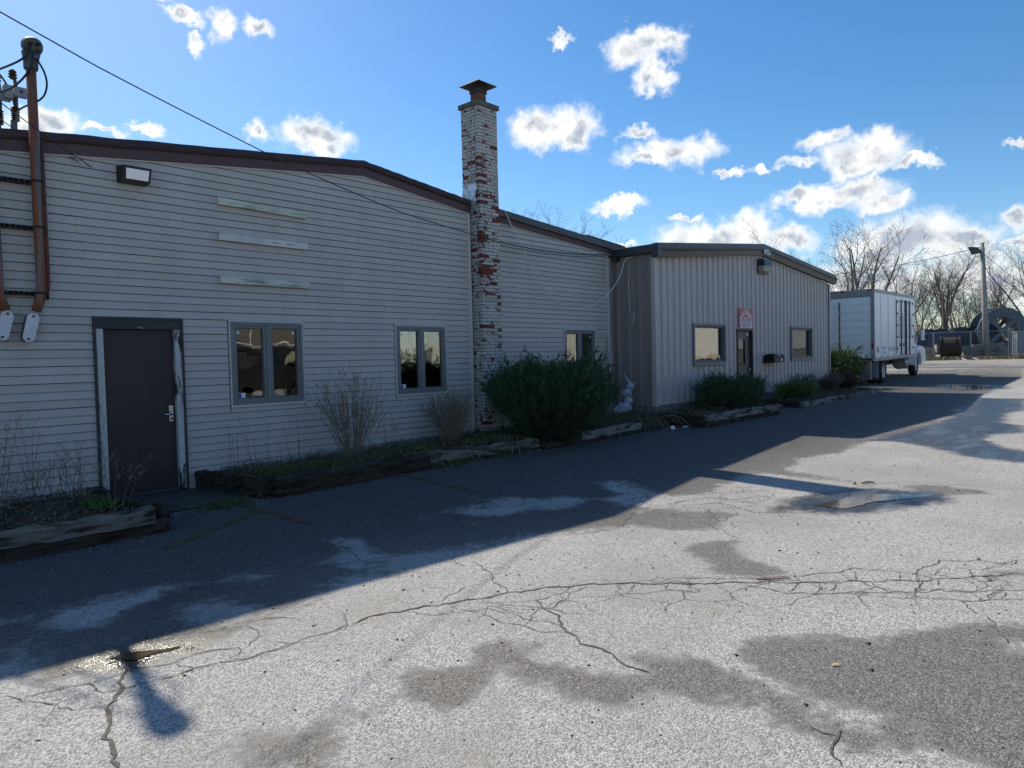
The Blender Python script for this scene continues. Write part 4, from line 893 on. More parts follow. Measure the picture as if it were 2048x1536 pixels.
wire('service_cable', curve(SERVICE, 8), .0075, cable_m, 'long black cable crossing the sky and the siding down to the chimney')
wire('service_cable', catenary((9.66, -.285, 3.99), (14.05, -.14, 4.09), .10, 30), .010, cable_m, 'black cable running on from the chimney to the right eave')
wire('service_cable', catenary((9.66, -.285, 3.94), (14.05, -.12, 4.07), .12, 30), .006, pm('grey_cable', (.06, .06, .065), .6), 'thin grey cable just under the black one right of the chimney')
wire('hanging_cable', curve([(10.50, -.12, 4.63), (10.9, -.16, 4.05), (11.5, -.2, 3.22), (12.2, -.25, 2.80), (12.9, -.3, 2.78), (13.6, -.35, 3.05), (14.1, -.40, 3.50), (14.35, -.42, 3.95), (14.45, -.55, 4.02)]), .011, pm('white_cable', (.62, .62, .60), .5), 'white cable hanging in a deep loop in front of the siding')
wire('hanging_cable', curve([(14.44, -.47, 3.78), (14.43, -.45, 3.3), (14.43, -.47, 2.9), (14.44, -.5, 2.6)]), .006, MATS['white_cable'], 'short pale cable end dangling on the brown return wall')
wire('hanging_cable', curve([(14.43, -.56, 2.70), (14.39, -.62, 2.62), (14.40, -.58, 2.45), (14.42, -.52, 2.38)]), .008, MATS['white_cable'], 'curled stub of pale cable low on the brown return wall')

# flood light on the siding
fl_ = thing('flood_light', 'black rectangular flood light on the beige siding above the entrance', 'wall light', (3.55, -.12, 4.13))
mb = MB(); mb.box(3.375, 3.715, -.05, -.022, 4.03, 4.235); part(mb, 'back_plate', black_m, fl_)
mb = MB(); mb.add([(3.38, -.05, 4.235), (3.72, -.05, 4.235), (3.72, -.05, 4.03), (3.38, -.05, 4.03), (3.395, -.21, 4.225), (3.735, -.21, 4.225), (3.725, -.16, 4.04), (3.395, -.16, 4.04)],
                  [(0, 1, 5, 4), (1, 2, 6, 5), (3, 7, 6, 2), (0, 4, 7, 3), (4, 5, 6, 7)]); part(mb, 'housing', black_m, fl_)
mb = MB(); mb.add([(3.425, -.207, 4.19), (3.70, -.207, 4.19), (3.695, -.172, 4.065), (3.43, -.172, 4.065), (3.425, -.218, 4.19), (3.70, -.218, 4.19), (3.695, -.183, 4.065), (3.43, -.183, 4.065)],
                  [(4, 5, 6, 7), (0, 4, 7, 3), (1, 2, 6, 5), (0, 1, 5, 4), (3, 7, 6, 2)])
lens_m = bpy.data.materials.new('flood_lens'); lens_m.use_nodes = True; _b = lens_m.node_tree.nodes['Principled BSDF']; _b.inputs['Base Color'].default_value = (.82, .88, .95, 1); _b.inputs['Roughness'].default_value = .15; _b.inputs['Metallic'].default_value = .35; _b.inputs['Coat Weight'].default_value = 1  # pale blue-white base colour stands in for reflected sky and ground
part(mb, 'lens', lens_m, fl_)
# three weathered battens where a sign used to hang
bat = [two_tone('green_grey_batten', (.58, .61, .50), (.19, .20, .16), .5, .68, 5, (.5, 1, 6), .9, .3), two_tone('silver_batten', (.66, .65, .61), (.19, .185, .18), .55, .7, 5, (.5, 1, 6), .9, .3)]
for (z0, dz, k, lab) in ((3.99, -.03, 0, 'topmost of the three weathered wooden battens on the siding'), (3.492, -.005, 1, 'middle silvery wooden batten of the three on the siding'), (2.892, -.0, 0, 'lowest of the three weathered wooden battens on the siding')):
    mb = MB(); mb.add([(x, y, z0+(dz if x > 5 else 0)+s) for s in (-.05, .045) for y in (-.075, -.022) for x in (4.66, 6.06)],
                      [(0, 2, 3, 1), (4, 5, 7, 6), (0, 1, 5, 4), (2, 6, 7, 3), (0, 4, 6, 2), (1, 3, 7, 5)])
    for xx in (4.70, 6.02): mb.lathe([(.008, -.075), (.006, -.079)], (xx, 0, z0+(dz if xx > 5 else 0)), 'y', 6)
    solo(mb, 'wooden_batten', bat[k], lab, 'batten', group='battens left from an old sign')
# meter/telephone box
eb = thing('electrical_box', 'small grey electrical box at the right end of the siding', 'electrical box', (14.1, -.05, 1.6))
mb = MB(); mb.box(14.03, 14.20, -.11, -.031, 1.50, 1.80); part(mb, 'case', pm('pale_grey_case', (.36, .38, .40), .5, var=.05), eb)
mb = MB(); mb.box(14.025, 14.205, -.118, -.1105, 1.515, 1.785); part(mb, 'lid', MATS['pale_grey_case'], eb)
mb = MB(); mb.tube([(14.10, -.06, 1.5), (14.11, -.06, 1.4), (14.14, -.05, .4)], .014, 6); mb.tube(curve([(14.06, -.06, 1.8), (14.05, -.05, 2.0), (14.12, -.05, 2.1)]), .006, 5); part(mb, 'conduit', cable_m, eb)
# registration sign over the office door
red_sign = pm('red_enamel_sign', (.48, .022, .035), .4, var=.08, scale=3, world=True, dirt=(.36, .10, .10), dlo=.6, dhi=.85)
ivory = pm('sign_white', (.84, .84, .86), .5, var=.03); ink = pm('sign_blue_ink', (.05, .10, .30), .5)
sg = thing('registration_sign', 'red and white state registration sign fixed above the office door', 'sign', (19.34, S_-.05, 2.65))
mb = MB(); mb.box(18.90, 19.785, S_-.050, S_-.034, 2.38, 2.935); part(mb, 'panel', red_sign, sg)
SY = S_-.0525
def letters(s, cx, cz, r, a0, a1, size, m):
    for i, ch in enumerate(s):
        a = a0+(a1-a0)*i/(len(s)-1); x_ = cx+r*math.sin(a)*1.05; z_ = cz+r*math.cos(a)
        o = text(ch, 'lettering', size, (x_, SY, z_), (PI/2, a, 0), m, sg, .001); o.scale = (.95, 1.25, 1)
letters('REGISTERED', 19.34, 2.50, .335, -1.06, 1.06, .15, ivory)
mb = MB(); mb.box(19.22, 19.46, S_-.054, S_-.051, 2.655, 2.70); bx = part(mb, 'number_box', ivory, sg); text('7108512', 'lettering', .042, (19.34, S_-.0552, 2.677), FRONT, pm('sign_black_ink', (.03, .03, .03), .5), bx, .0004)
text('STATE OF NEW YORK', 'lettering', .078, (19.34, SY, 2.607), FRONT, ivory, sg, .001, sx=1.02)
for z0, z1, s in ((2.495, 2.572, 'MOTOR VEHICLE'), (2.398, 2.475, 'REPAIR SHOP')):
    mb = MB(); mb.box(18.94 if z0 > 2.45 else 18.99, 19.745 if z0 > 2.45 else 19.70, S_-.054, S_-.051, z0, z1); bx = part(mb, 'white_band', ivory, sg); text(s, 'lettering', .078, (19.34, S_-.0552, (z0+z1)/2), FRONT, ink, bx, .0004, sx=1.15 if z0 < 2.45 else 1.05)
# wall pack light at the gable peak
wp = thing('wall_pack_light', 'dark wall pack light with cloudy lens under the gable peak', 'wall light', (20.45, S_-.05, 4.2))
mb = MB(); mb.box(20.16, 20.72, S_-.07, S_-.033, 3.99, 4.40); part(mb, 'back_plate', black_m, wp)
mb = MB(); mb.prism([(S_-.07, 4.40), (S_-.24, 4.385), (S_-.27, 4.21), (S_-.07, 4.21)], 'x', 20.165, 20.715); part(mb, 'hood', pm('dark_light_hood', (.03, .034, .04), .25, var=.1), wp)
mb = MB(); mb.prism([(S_-.07, 4.208), (S_-.262, 4.208), (S_-.20, 4.06), (S_-.12, 4.0), (S_-.07, 4.0)], 'x', 20.18, 20.70); part(mb, 'lens', pm('cloudy_lens', (.32, .30, .235), .25, var=.15, scale=3), wp)
# mailbox
mx = thing('mailbox', 'black dome-topped mailbox with red flag on the ribbed wall', 'mailbox', (20.85, S_-.25, 1.4))
pr = [(S_-.40, 1.40), (S_-.40, 1.56)]+[(S_-.24-.16*math.cos(a), 1.56+.085*math.sin(a)) for a in np.linspace(.2, PI-.2, 9)]+[(S_-.08, 1.56), (S_-.08, 1.40)]
mb = MB(); mb.prism(pr, 'x', 20.45, 21.22); part(mb, 'body', pm('glossy_black_box', (.010, .011, .014), .5, var=.1, spec=.3), mx)
mb = MB(); mb.box(20.6, 21.1, S_-.3, S_-.034, 1.375, 1.397); mb.box(20.62, 20.70, S_-.08, S_-.033, 1.40, 1.5); part(mb, 'bracket', black_m, mx)
mb = MB(); mb.prism([(20.70, 1.555), (20.92, 1.555), (20.92, 1.49), (20.86, 1.49), (20.86, 1.535), (20.70, 1.535)], 'y', S_-.415, S_-.402); part(mb, 'flag', pm('red_flag', (.35, .02, .03), .5), mx)
text('1', 'lettering', .10, (20.70, S_-.402, 1.462), FRONT, ivory, mx, .0015); text('80', 'lettering', .10, (21.0, S_-.402, 1.462), FRONT, ivory, mx, .0015, sx=1.2)
text('U.S. MAIL', 'lettering', .07, (20.88, S_-.367, 1.618), (rad(50), 0, 0), ivory, mx, .0015)

# ------------------------------------------------------------------ planting beds edged with old timbers
timber_m = two_tone('weathered_landscape_timber', (.19, .17, .145), (.035, .027, .02), .44, .62, 2.6, (.8, 3.5, 5), .95, .5)
timber_d = two_tone('rotten_dark_timber', (.055, .043, .033), (.018, .014, .011), .45, .62, 3.5, (.8, 3, 5), .95, .6)
timber_g = two_tone('silver_grey_timber', (.23, .225, .21), (.05, .042, .035), .46, .6, 2.6, (.8, 3.5, 5), .95, .5)
soil_m = pm('bed_soil', (.022, .017, .012), .98, col2=(.075, .055, .034), scale=9, detail=8, bump=1.0, bscale=22, world=True, dirt=(.035, .05, .018), dscale=3)
def timber(mb, a, b, w=.15, h=.14, seed=0, sag=.012):
    """old sleeper from a to b (bottom centre line) with worn edges"""
    r = random.Random(seed); a, b = Vector(a), Vector(b); t = (b-a).normalized(); s = Vector((-t.y, t.x, 0)).normalized(); n = max(3, int((b-a).length/.13)); o = len(mb.v)
    prof = [(-.5, 0), (-.5, .80), (-.40, .97), (-.15, 1.0), (.2, .98), (.42, .96), (.5, .82), (.5, 0)]
    for i in range(n+1):
        c = a.lerp(b, i/n)+Vector((0, 0, r.uniform(-sag, sag)*.5)); wob_ = r.uniform(-.012, .012)
        for (p, q) in prof:
            e = r.uniform(-.017, .015) if q > .5 else r.uniform(-.006, .006)
            c2 = c+s*(p*w+wob_+e)+Vector((0, 0, q*h+e*1.2)); mb.v.append(tuple(c2))
    m_ = len(prof)
    for i in range(n):
        for k in range(m_):
            a_ = o+i*m_+k; b_ = o+i*m_+(k+1) % m_; mb.f.append((a_, b_, b_+m_, a_+m_)); mb.m.append(0)
    mb.f.append(tuple(range(o, o+m_))); mb.m.append(0); e_ = o+n*m_; mb.f.append(tuple(range(e_, e_+m_))); mb.m.append(0)
    return mb
def Z(x, d=0): return zg(x)+d
beds = [
 ('left', 'planting bed edged with two stacked timbers left of the entrance door', (1.5, -2.0), [
   ((-1.5, -1.88, Z(-1.5, -.03)), (3.0, -2.11, Z(3, -.02)), 'd'), ((-1.5, -1.90, Z(-1.5, .11)), (2.86, -2.12, Z(3, .12)), 'm'), ((2.93, -2.02, Z(3, .11)), (2.93, -.06, Z(3, .10)), 'd'), ((2.93, -2.0, Z(3, -.03)), (2.93, -.06, Z(3, -.03)), 'd')]),
 ('middle', 'long planting bed edged with one dark timber under the two windows', (7, -1.45), [
   ((4.56, -1.49, Z(4.5, -.02)), (6.75, -1.49, Z(6.7, -.03)), 'd'), ((6.76, -1.49, Z(6.7, -.03)), (9.3, -1.56, Z(9.3, -.03)), 'd'), ((4.56, -1.50, Z(4.5, .11)), (7.1, -1.50, Z(7.1, .09)), 'd'), ((7.12, -1.50, Z(7.1, .09)), (9.6, -1.58, Z(9.6, .05)), 'm'), ((4.50, -1.42, Z(4.5, .12)), (4.28, -.05, Z(4.3, .12)), 'd'), ((4.50, -1.42, Z(4.5, -.02)), (4.28, -.05, Z(4.3, -.02)), 'd')]),
 ('corner', 'weedy planting bed with a silvery timber in the corner between the buildings', (12, -1.75), [
   ((9.65, -1.72, Z(10, -.04)), (11.7, -1.80, Z(11.7, -.04)), 'd'), ((10.6, -1.80, Z(10.6, .07)), (12.55, -1.84, Z(12.5, .07)), 'g'), ((11.72, -1.80, Z(11.7, -.04)), (13.6, -1.86, Z(13.6, -.05)), 'd')]),
 ('box', 'planting bed edged with split grey timbers under the sliding window', (15.5, -2.6), [
   ((13.92, -2.62, Z(14, -.02)), (15.0, -2.66, Z(15, -.02)), 'd'), ((15.02, -2.66, Z(15, -.02)), (17.25, -2.82, Z(17.2, -.02)), 'd'), ((14.02, -2.60, Z(14, .11)), (14.35, -2.62, Z(14, .10)), 'm'), ((14.37, -2.62, Z(14.3, .11)), (16.5, -2.77, Z(16.5, .11)), 'g'), ((16.52, -2.77, Z(16.5, .11)), (17.4, -2.83, Z(17.3, .10)), 'm'), ((13.92, -2.56, Z(14, .10)), (14.45, -1.25, Z(14.4, .09)), 'd'), ((13.92, -2.56, Z(14, -.02)), (14.45, -1.25, Z(14.4, -.02)), 'd'), ((17.38, -2.80, Z(17.3, -.02)), (17.5, -1.25, Z(17.5, -.02)), 'd')]),
 ('right', 'planting bed with end-to-end timbers at the right end of the ribbed wall', (21.5, -2.75), [
   ((19.3, -2.72, Z(19.3, -.01)), (21.5, -2.77, Z(21.5, -.01)), 'g'), ((21.52, -2.77, Z(21.5, -.01)), (22.4, -2.80, Z(22.4, -.01)), 'm'), ((22.55, -2.84, Z(22.4, -.01)), (24.6, -2.90, Z(24.5, -.01)), 'm'), ((24.62, -2.90, Z(24.5, -.03)), (26.2, -2.75, Z(26.2, -.03)), 'g'), ((19.3, -2.66, Z(19.3, .0)), (19.75, -1.25, Z(19.5, .0)), 'd')]),
]
TM = {'m': timber_m, 'd': timber_d, 'g': timber_g}
for i, (nm, lab, (bx_, by_), tl) in enumerate(beds):
    t = thing('planting_bed', lab, 'planting bed', (bx_, by_, zg(bx_)), 'timber edged planting beds along the wall')
    for j, (a, b, k) in enumerate(tl):
        mb = MB(); timber(mb, a, b, h=.15 if nm != 'left' else .155, seed=i*10+j, w=.16); part(mb, 'timber', TM[k], t, fix=True)
mb = MB(); mb.lathe([(.06, 0), (.075, .06), (.07, .13), (.05, .15)], (3.0, -2.02, Z(3, .08)), 'z', 9)
for k in range(len(mb.v)): mb.v[k] = tuple(c+random.uniform(-.012, .012) for c in mb.v[k])
solo(mb, 'rotten_stump', timber_d, 'crumbling dark timber end on the corner of the left bed', 'timber stump')
def soil(x0, x1, y0, y1, h, seed, ny=12):
    r = random.Random(seed); nx_ = max(8, int((x1-x0)/.12)); mb = MB()
    for j in range(ny+1):
        for i in range(nx_+1):
            x_ = x0+(x1-x0)*i/nx_; y_ = y0+(y1-y0)*j/ny; e = min(1, min(i, nx_-i, j, ny-j)/2+.3)
            mb.v.append((x_, y_, zg(x_)+h*e*(.75+.35*j/ny)+r.uniform(-.018, .018)))
    for j in range(ny):
        for i in range(nx_): a = j*(nx_+1)+i; mb.f.append((a, a+1, a+nx_+2, a+nx_+1)); mb.m.append(0)
    setting(mb, 'soil', soil_m, smooth=True, fix=False)
soil(-1.5, 2.88, -1.98, -.02, .22, 1); soil(4.36, 9.62, -1.44, -.02, .21, 2); soil(9.6, 14.44, -1.74, -.02, .22, 3); soil(13.98, 17.36, -2.62, -1.14, .20, 4); soil(19.4, 26.2, -2.72, -1.14, .15, 5)
# concrete landing in front of the door
mb = MB(); mb.add([(2.99, -1.25, -.04), (4.42, -1.22, -.035), (4.42, -.0, -.035), (2.99, -.0, -.04), (2.99, -1.28, -.012), (4.42, -1.25, -.008), (4.42, .03, .012), (2.99, .03, .010)],
                  [(4, 5, 6, 7), (0, 1, 5, 4), (1, 2, 6, 5), (3, 7, 6, 2), (0, 4, 7, 3)])
setting(mb, 'door_landing', pm('dark_concrete_slab', (.06, .056, .05), .9, var=.25, scale=5, bump=.3, world=True, dirt=(.10, .09, .075)))
# ------------------------------------------------------------------ plants
jun_m = [pm('juniper_needles_blue_green', (.021, .05, .029), .75, col2=(.085, .155, .085), scale=7, spec=.25), pm('juniper_needles_green', (.022, .055, .020), .75, col2=(.065, .125, .04), scale=7, spec=.25), pm('juniper_twigs_brown', (.085, .06, .035), .9, col2=(.11, .08, .05), scale=5)]
def spray(mb, p, d, L, r, mi=0, k=12):
    """one branchlet: short scale-leaf twigs set all round a curved axis, tapering to the tip"""
    d = Vector(d).normalized(); s = d.orthogonal().normalized(); s.rotate(Quaternion(d, r.uniform(0, 6.28))); bend = Vector((r.uniform(-.4, .4), r.uniform(-.4, .4), r.uniform(-.05, .4)))
    for i in range(k):
        t = .05+.95*i/k; q = Vector(p)+d*(L*t)+bend*(L*t*t*.4); s.rotate(Quaternion(d, 2.2+r.uniform(-.5, .5)))
        nd = (d*r.uniform(.45, 1.0)+s*(1-.4*t)+bend*.3*t).normalized(); l = L*.27*(1.1-.6*t)*r.uniform(.65, 1.3)
        mb.leaf(q, nd, d.cross(s)+d*r.uniform(-.6, .6), l, l*.17, mi)
    mb.leaf(Vector(p)+d*L*.5, (d+bend*.5).normalized(), s, L*.62, L*.03, mi)
def juniper(name, c, rx, ry, h, n, seed, label, mats, vase=.45, up=.8, Lr=(.16, .34), lumps=9, flat=0.0, lobe=1.0):
    """spreading evergreen: a few woody limbs, sprays in uneven clumps over a vase-shaped crown with gaps"""
    r = random.Random(seed); root = thing(name, label, 'shrub', c)
    st = MB(); cr = MB(); cl = [(r.uniform(0, 2*PI), r.uniform(.15, 1.0), r.uniform(.10, .22)) for _ in range(lumps)]
    for i in range(14):
        a = r.uniform(0, 2*PI); t = r.uniform(.5, .85)
        e = Vector((rx*t*math.cos(a), ry*t*math.sin(a), h*r.uniform(.35, .8))); m_ = Vector((e.x*.45, e.y*.45, e.z*.35+.05))
        st.tube([(r.uniform(-.15, .15), r.uniform(-.12, .12), -.05), m_, e], [.03, .02, .007], 5)
    lump_seed = [(r.uniform(0, 6.28), r.uniform(0, 6.28)) for _ in range(4)]
    hol = [(r.uniform(0, 2*PI), r.uniform(.2, .85), r.uniform(.10, .22)) for _ in range(int(lumps*2.6))]
    for i in range(n):
        a = r.uniform(0, 2*PI); u = r.random()**.75; deep = r.random() < .30
        if not deep and any((abs((a-ha+PI) % (2*PI)-PI)*.45)**2+(u-hu)**2 < hr*hr for ha, hu, hr in hol) and r.random() < .85: deep = True
        prof_ = (vase+(1-vase)*min(1, u*1.5)**.8)*math.sqrt(max(0, 1-max(0, (u-.62)/.40)**2.2))
        lob = 1+lobe*.07*math.sin(3*a+lump_seed[0][0]+u*3)+lobe*  .05*math.sin(5*a+lump_seed[1][0])*math.cos(6*u+lump_seed[1][1])+lobe*.06*math.sin(11*a+8*u+lump_seed[2][0])
        k = prof_*lob*(r.uniform(.45, .8) if deep else r.uniform(.86, 1.0))
        z_ = h*(u*(1-flat*.3)+.05*lobe*math.sin(4*a+lump_seed[3][0]))*(.92 if deep else 1)
        p = Vector((rx*k*math.cos(a), ry*k*math.sin(a), max(.02, z_)))
        d = Vector((math.cos(a)*(.85-.35*u), math.sin(a)*(.85-.35*u), up*(.25+u)+r.uniform(-.2, .25)))+Vector((r.uniform(-.35, .35), r.uniform(-.35, .35), 0))
        mi = 2 if (deep and u < .5 and r.random() < .55) else (1 if r.random() < .22 else 0)
        spray(cr, p, d, r.uniform(*Lr)*(r.uniform(1.4, 2.0) if u > .6 and not deep and r.random() < .16 else 1), r, mi, 11)
        if i % 2 == 0:                                              # dead inner twigs and old foliage that close the crown
            a = r.uniform(0, 6.28); u = r.random()*.9; k = (vase+(1-vase)*min(1, u*1.5)**.8)*math.sqrt(max(0, 1-max(0, (u-.62)/.40)**2.2))*math.sqrt(r.random())*.74
            p = Vector((rx*k*math.cos(a), ry*k*math.sin(a), h*u*.9)); l = r.uniform(.06, .16)
            cr.leaf(p, (r.uniform(-1, 1), r.uniform(-1, 1), r.uniform(-.2, 1)), (r.uniform(-1, 1), r.uniform(-1, 1), r.uniform(-1, 1)), l, l*.32, 2 if r.random() < .35 else 0)
    part2(st, 'trunk', jun_m[2], root); part2(cr, 'crown', mats, root, fix=False); return root
def part2(mb, name, mats, parent, smooth=False, fix=True, label=None, kind=None):      # vertices already local to the parent
    o = bpy.data.objects.new(name, mb.mesh(name, mats, smooth, fix)); C.objects.link(o); o.parent = parent
    if label: o['label'] = label
    if kind: o['kind'] = kind
    return o
juniper('juniper_bush', (10.42, -1.40, zg(11)+.04), 1.52, .90, 1.30, 6500, 21, 'large blue-green juniper bush spreading in front of the siding beside the chimney', jun_m, vase=.34, Lr=(.13, .29), lobe=.35)
juniper('juniper_bush', (16.65, -1.95, zg(16.7)+.10), 1.42, .62, .86, 3400, 22, 'mid-sized dark juniper bush under the sliding window and office door', jun_m, vase=.74, Lr=(.09, .18), lobe=.4, flat=.3)
yew = [pm('yew_leaves', (.055, .12, .02), .7, col2=(.12, .22, .04), scale=3, spec=.3), pm('yew_leaves_dark', (.02, .05, .015), .7, col2=(.045, .09, .025), scale=3), jun_m[2]]
juniper('round_shrub', (20.85, -1.98, zg(20.8)+.12), 1.08, .5, .40, 2200, 23, 'low rounded bright green shrub right of the office door', yew, vase=.85, up=.7, Lr=(.07, .13))
juniper('round_shrub', (22.8, -1.5, zg(22.8)+.12), .6, .35, .55, 320, 24, 'small dark green shrub half hidden behind the bright rounded one', [yew[1], yew[1], jun_m[2]], vase=.8, Lr=(.09, .17))
sunlit_jun = [pm('juniper_needles_sunlit_tint', (.075, .115, .022), .7, col2=(.15, .19, .04), scale=3, spec=.3), jun_m[1], jun_m[2]]  # yellow tint puts sunlight on the sprays into the needle colour
juniper('juniper_bush', (27.55, -.95, zg(27.9)+.02), 0.88, .75, 1.4, 1500, 25, 'green juniper with yellow sunlight tint spreading between the ribbed wall corner and the truck', [jun_m[1], sunlit_jun[0], jun_m[2]], vase=1.0, up=.45, Lr=(.16, .34), flat=.4)
twig_m = pm('grey_brown_twigs', (.17, .14, .10), .9, col2=(.27, .235, .17), scale=9); red_tw = pm('reddish_twigs', (.085, .045, .035), .9, col2=(.16, .09, .07), scale=9); straw_m = pm('straw', (.17, .135, .08), .9, col2=(.30, .25, .15), scale=12); dry_m = pm('dry_weed', (.13, .10, .06), .9, col2=(.2, .16, .10), scale=12)
def bare_shrub(name, c, h, spread, n, seed, label, m, r0=.0055, side=4, fan=1.0):
    r = random.Random(seed); root = thing(name, label, 'shrub', c); mb = MB(); bd = MB()
    for i in range(n):
        a = r.uniform(0, 2*PI); t = r.random()**.6; L = h*r.uniform(.55, 1.08)
        b = Vector((math.cos(a)*.16*r.random()*spread*2, math.sin(a)*.10*r.random(), 0)); e = Vector((math.cos(a)*spread*t, math.sin(a)*spread*.5*t, L*(1-.25*t*fan)))
        m_ = b.lerp(e, .5)+Vector((r.uniform(-.04, .04), r.uniform(-.03, .03), .05)); mb.tube([b, m_, e], [r0*r.uniform(.8, 1.3), r0*.75, r0*.35], 4, cap=False)
        for k in range(side):
            q = r.uniform(.3, .95); p = (b.lerp(m_, q*2) if q < .5 else m_.lerp(e, q*2-1)); d = (e-b).normalized()+Vector((r.uniform(-.7, .7), r.uniform(-.5, .5), r.uniform(-.1, .5)))
            pe = p+d*r.uniform(.08, .24)*h; mb.tube([p, pe], [r0*.5, r0*.28], 3, cap=False)
            for j in range(3): bd.leaf(p.lerp(pe, r.random()), (r.uniform(-1, 1), r.uniform(-1, 1), 1), (0, 1, 0), .018, .005)
        for j in range(5): bd.leaf(m_.lerp(e, r.random()), (r.uniform(-1, 1), r.uniform(-1, 1), 1), (0, 1, 0), .02, .006)
    part2(mb, 'stems', m, root, fix=False); part2(bd, 'buds', red_tw, root, fix=False); return root
bare_shrub('bare_shrub', (6.32, -.72, zg(6.3)+.17), 1.38, .70, 66, 31, 'tall leafless shrub against the siding between the two casement windows', twig_m)
bare_shrub('bare_shrub', (8.42, -.62, zg(8.4)+.17), .98, .72, 90, 32, 'leafless twiggy shrub under the window next to the chimney', twig_m, r0=.0055, side=6)
bare_shrub('bare_shrub', (23.9, -1.9, zg(23.9)+.1), .72, .75, 130, 33, 'purplish leafless shrub under the far end of the ribbed wall', pm('purple_twigs', (.10, .065, .065), .9, col2=(.17, .12, .115), scale=9), r0=.009, side=7, fan=1.8)
bare_shrub('bare_shrub', (25.5, -1.95, zg(25.5)+.08), .70, .85, 150, 34, 'dark brown leafless shrub at the right corner of the ribbed wall', pm('dark_brown_twigs', (.045, .03, .024), .9, col2=(.085, .06, .045), scale=9), r0=.009, side=7, fan=1.8)
def stalks(name, pts, label, m, r0=.0042, head=0, seed=0):
    r = random.Random(seed); c = pts[0][:2]; root = thing(name, label, 'weed', (c[0], c[1], zg(c[0])+.12)); mb = MB(); hb = MB()
    for (x, y, h, lx, ly) in pts:
        b = Vector((x-c[0], y-c[1], -.03)); e = b+Vector((lx, ly, h)); m_ = b.lerp(e, .5)+Vector((r.uniform(-.03, .03), 0, .02))
        P = curve([b, m_, e], 4); mb.tube(P, [r0*(1-.6*i/(len(P)-1)) for i in range(len(P))], 4, cap=False)
        for k in range(head):
            p = m_.lerp(e, r.uniform(.1, 1)); d = Vector((r.uniform(-1, 1), r.uniform(-.6, .6), r.uniform(.3, 1.2))).normalized(); pe = p+d*r.uniform(.04, .16); mb.tube([p, pe], [r0*.4, r0*.25], 3, cap=False)
            for j in range(4): hb.leaf(p.lerp(pe, r.uniform(.4, 1)), d+Vector((r.uniform(-1, 1), r.uniform(-1, 1), r.uniform(-.5, 1))), (0, 1, 0), .014, .003)
    part2(mb, 'stems', m, root, fix=False)
    if hb.v: part2(hb, 'seed_heads', straw_m, root, fix=False, kind='stuff')
    return root
rw = random.Random(8)
stalks('bare_stalks', [(x, -.12-rw.random()*.15, h, lx, .02) for x, h, lx in ((4.63, .78, .02), (4.69, .70, .02), (4.73, .62, -.02), (4.98, .95, -.22), (5.02, .72, -.12), (5.06, .6, -.05), (5.13, .5, .0), (5.25, .80, .0), (5.39, .52, .01), (5.58, .70, -.10), (5.69, .82, .01), (5.71, .50, .02))], 'row of thin reddish upright stalks under the left window', red_tw)
stalks('bare_stalks', [(7.2, -.35, .55, -.02, 0), (7.35, -.3, .6, .03, 0), (7.5, -.3, .75, -.12, 0), (7.62, -.35, .5, -.2, 0), (7.05, -.4, .4, .2, 0)], 'few thin leaning stalks left of the twiggy shrub', red_tw, seed=2, head=2)
stalks('tall_weed', [(2.62, -1.72, .85, -.06, .05), (2.68, -1.70, .62, -.22, .0), (2.66, -1.74, .58, .2, .0), (2.60, -1.70, .5, -.34, .02), (2.72, -1.7, .66, .30, .05), (2.64, -1.74, .72, .05, .03)], 'dry branching seed weed in front of the brown door', dry_m, r0=.0038, head=13, seed=3)
stalks('tall_weed', [(2.86, -1.25, .95, .02, .0)], 'single dark spiky stalk in front of the brown door', pm('dark_stalk', (.03, .025, .015), .9), r0=.009, seed=4)
for k, (x0, y0, n_, sp, lab) in enumerate(((.95, -1.0, 16, .45, 'tangle of tall dry weeds at the left picture edge'), (1.75, -.75, 22, .5, 'reddish brambles and dry weeds against the siding left of the door'), (2.45, -.55, 12, .3, 'dry weed stems leaning beside the peeling door jamb'))):
    pts = [(x0+rw.uniform(-sp, sp), y0+rw.uniform(-.35, .35), rw.uniform(.35, 1.15 if k < 2 else .8), rw.uniform(-.35, .25), rw.uniform(-.1, .1)) for _ in range(n_*2)]
    stalks('weed_clump', pts, lab, red_tw, r0=.0038, head=4, seed=40+k)
# litter, dead leaves, grass in the beds
def scatter_leaves(mb, n, fx, seed, size, up=.3, mis=(0,)):
    r = random.Random(seed)
    for i in range(n):
        x, y, z = fx(r); d = Vector((r.uniform(-1, 1), r.uniform(-1, 1), r.uniform(-.05, up))).normalized()
        mb.leaf((x, y, z), d, (r.uniform(-.5, .5), r.uniform(-.5, .5), 1), r.uniform(*size), r.uniform(*size)*.13, r.choice(mis))
BEDS = [(-.4, 2.85, -1.9, -.05, .20), (4.45, 9.55, -1.40, -.05, .20), (9.6, 14.3, -1.7, -.05, .21), (14.05, 17.3, -2.55, -1.2, .20), (19.5, 26, -2.65, -1.2, .16)]
def inbeds(r, lift=.0):
    b = r.choices(BEDS, [3, 5, 5, 2, 2])[0]; x = r.uniform(b[0], b[1]); y = r.uniform(b[2], b[3]); return x, y, zg(x)+b[4]*(.78+.22*(y-b[2])/(b[3]-b[2]))+.01+lift*r.random()
mb = MB(); scatter_leaves(mb, 16000, lambda r: inbeds(r, .05), 51, (.03, .12), .45, (0, 1, 1, 1, 2))
setting(mb, 'dead_stems_and_leaf_litter', [straw_m, pm('brown_litter', (.075, .05, .03), .95, col2=(.13, .09, .055), scale=10), red_tw], 'stuff', fix=False)
mb = MB(); r = random.Random(59)
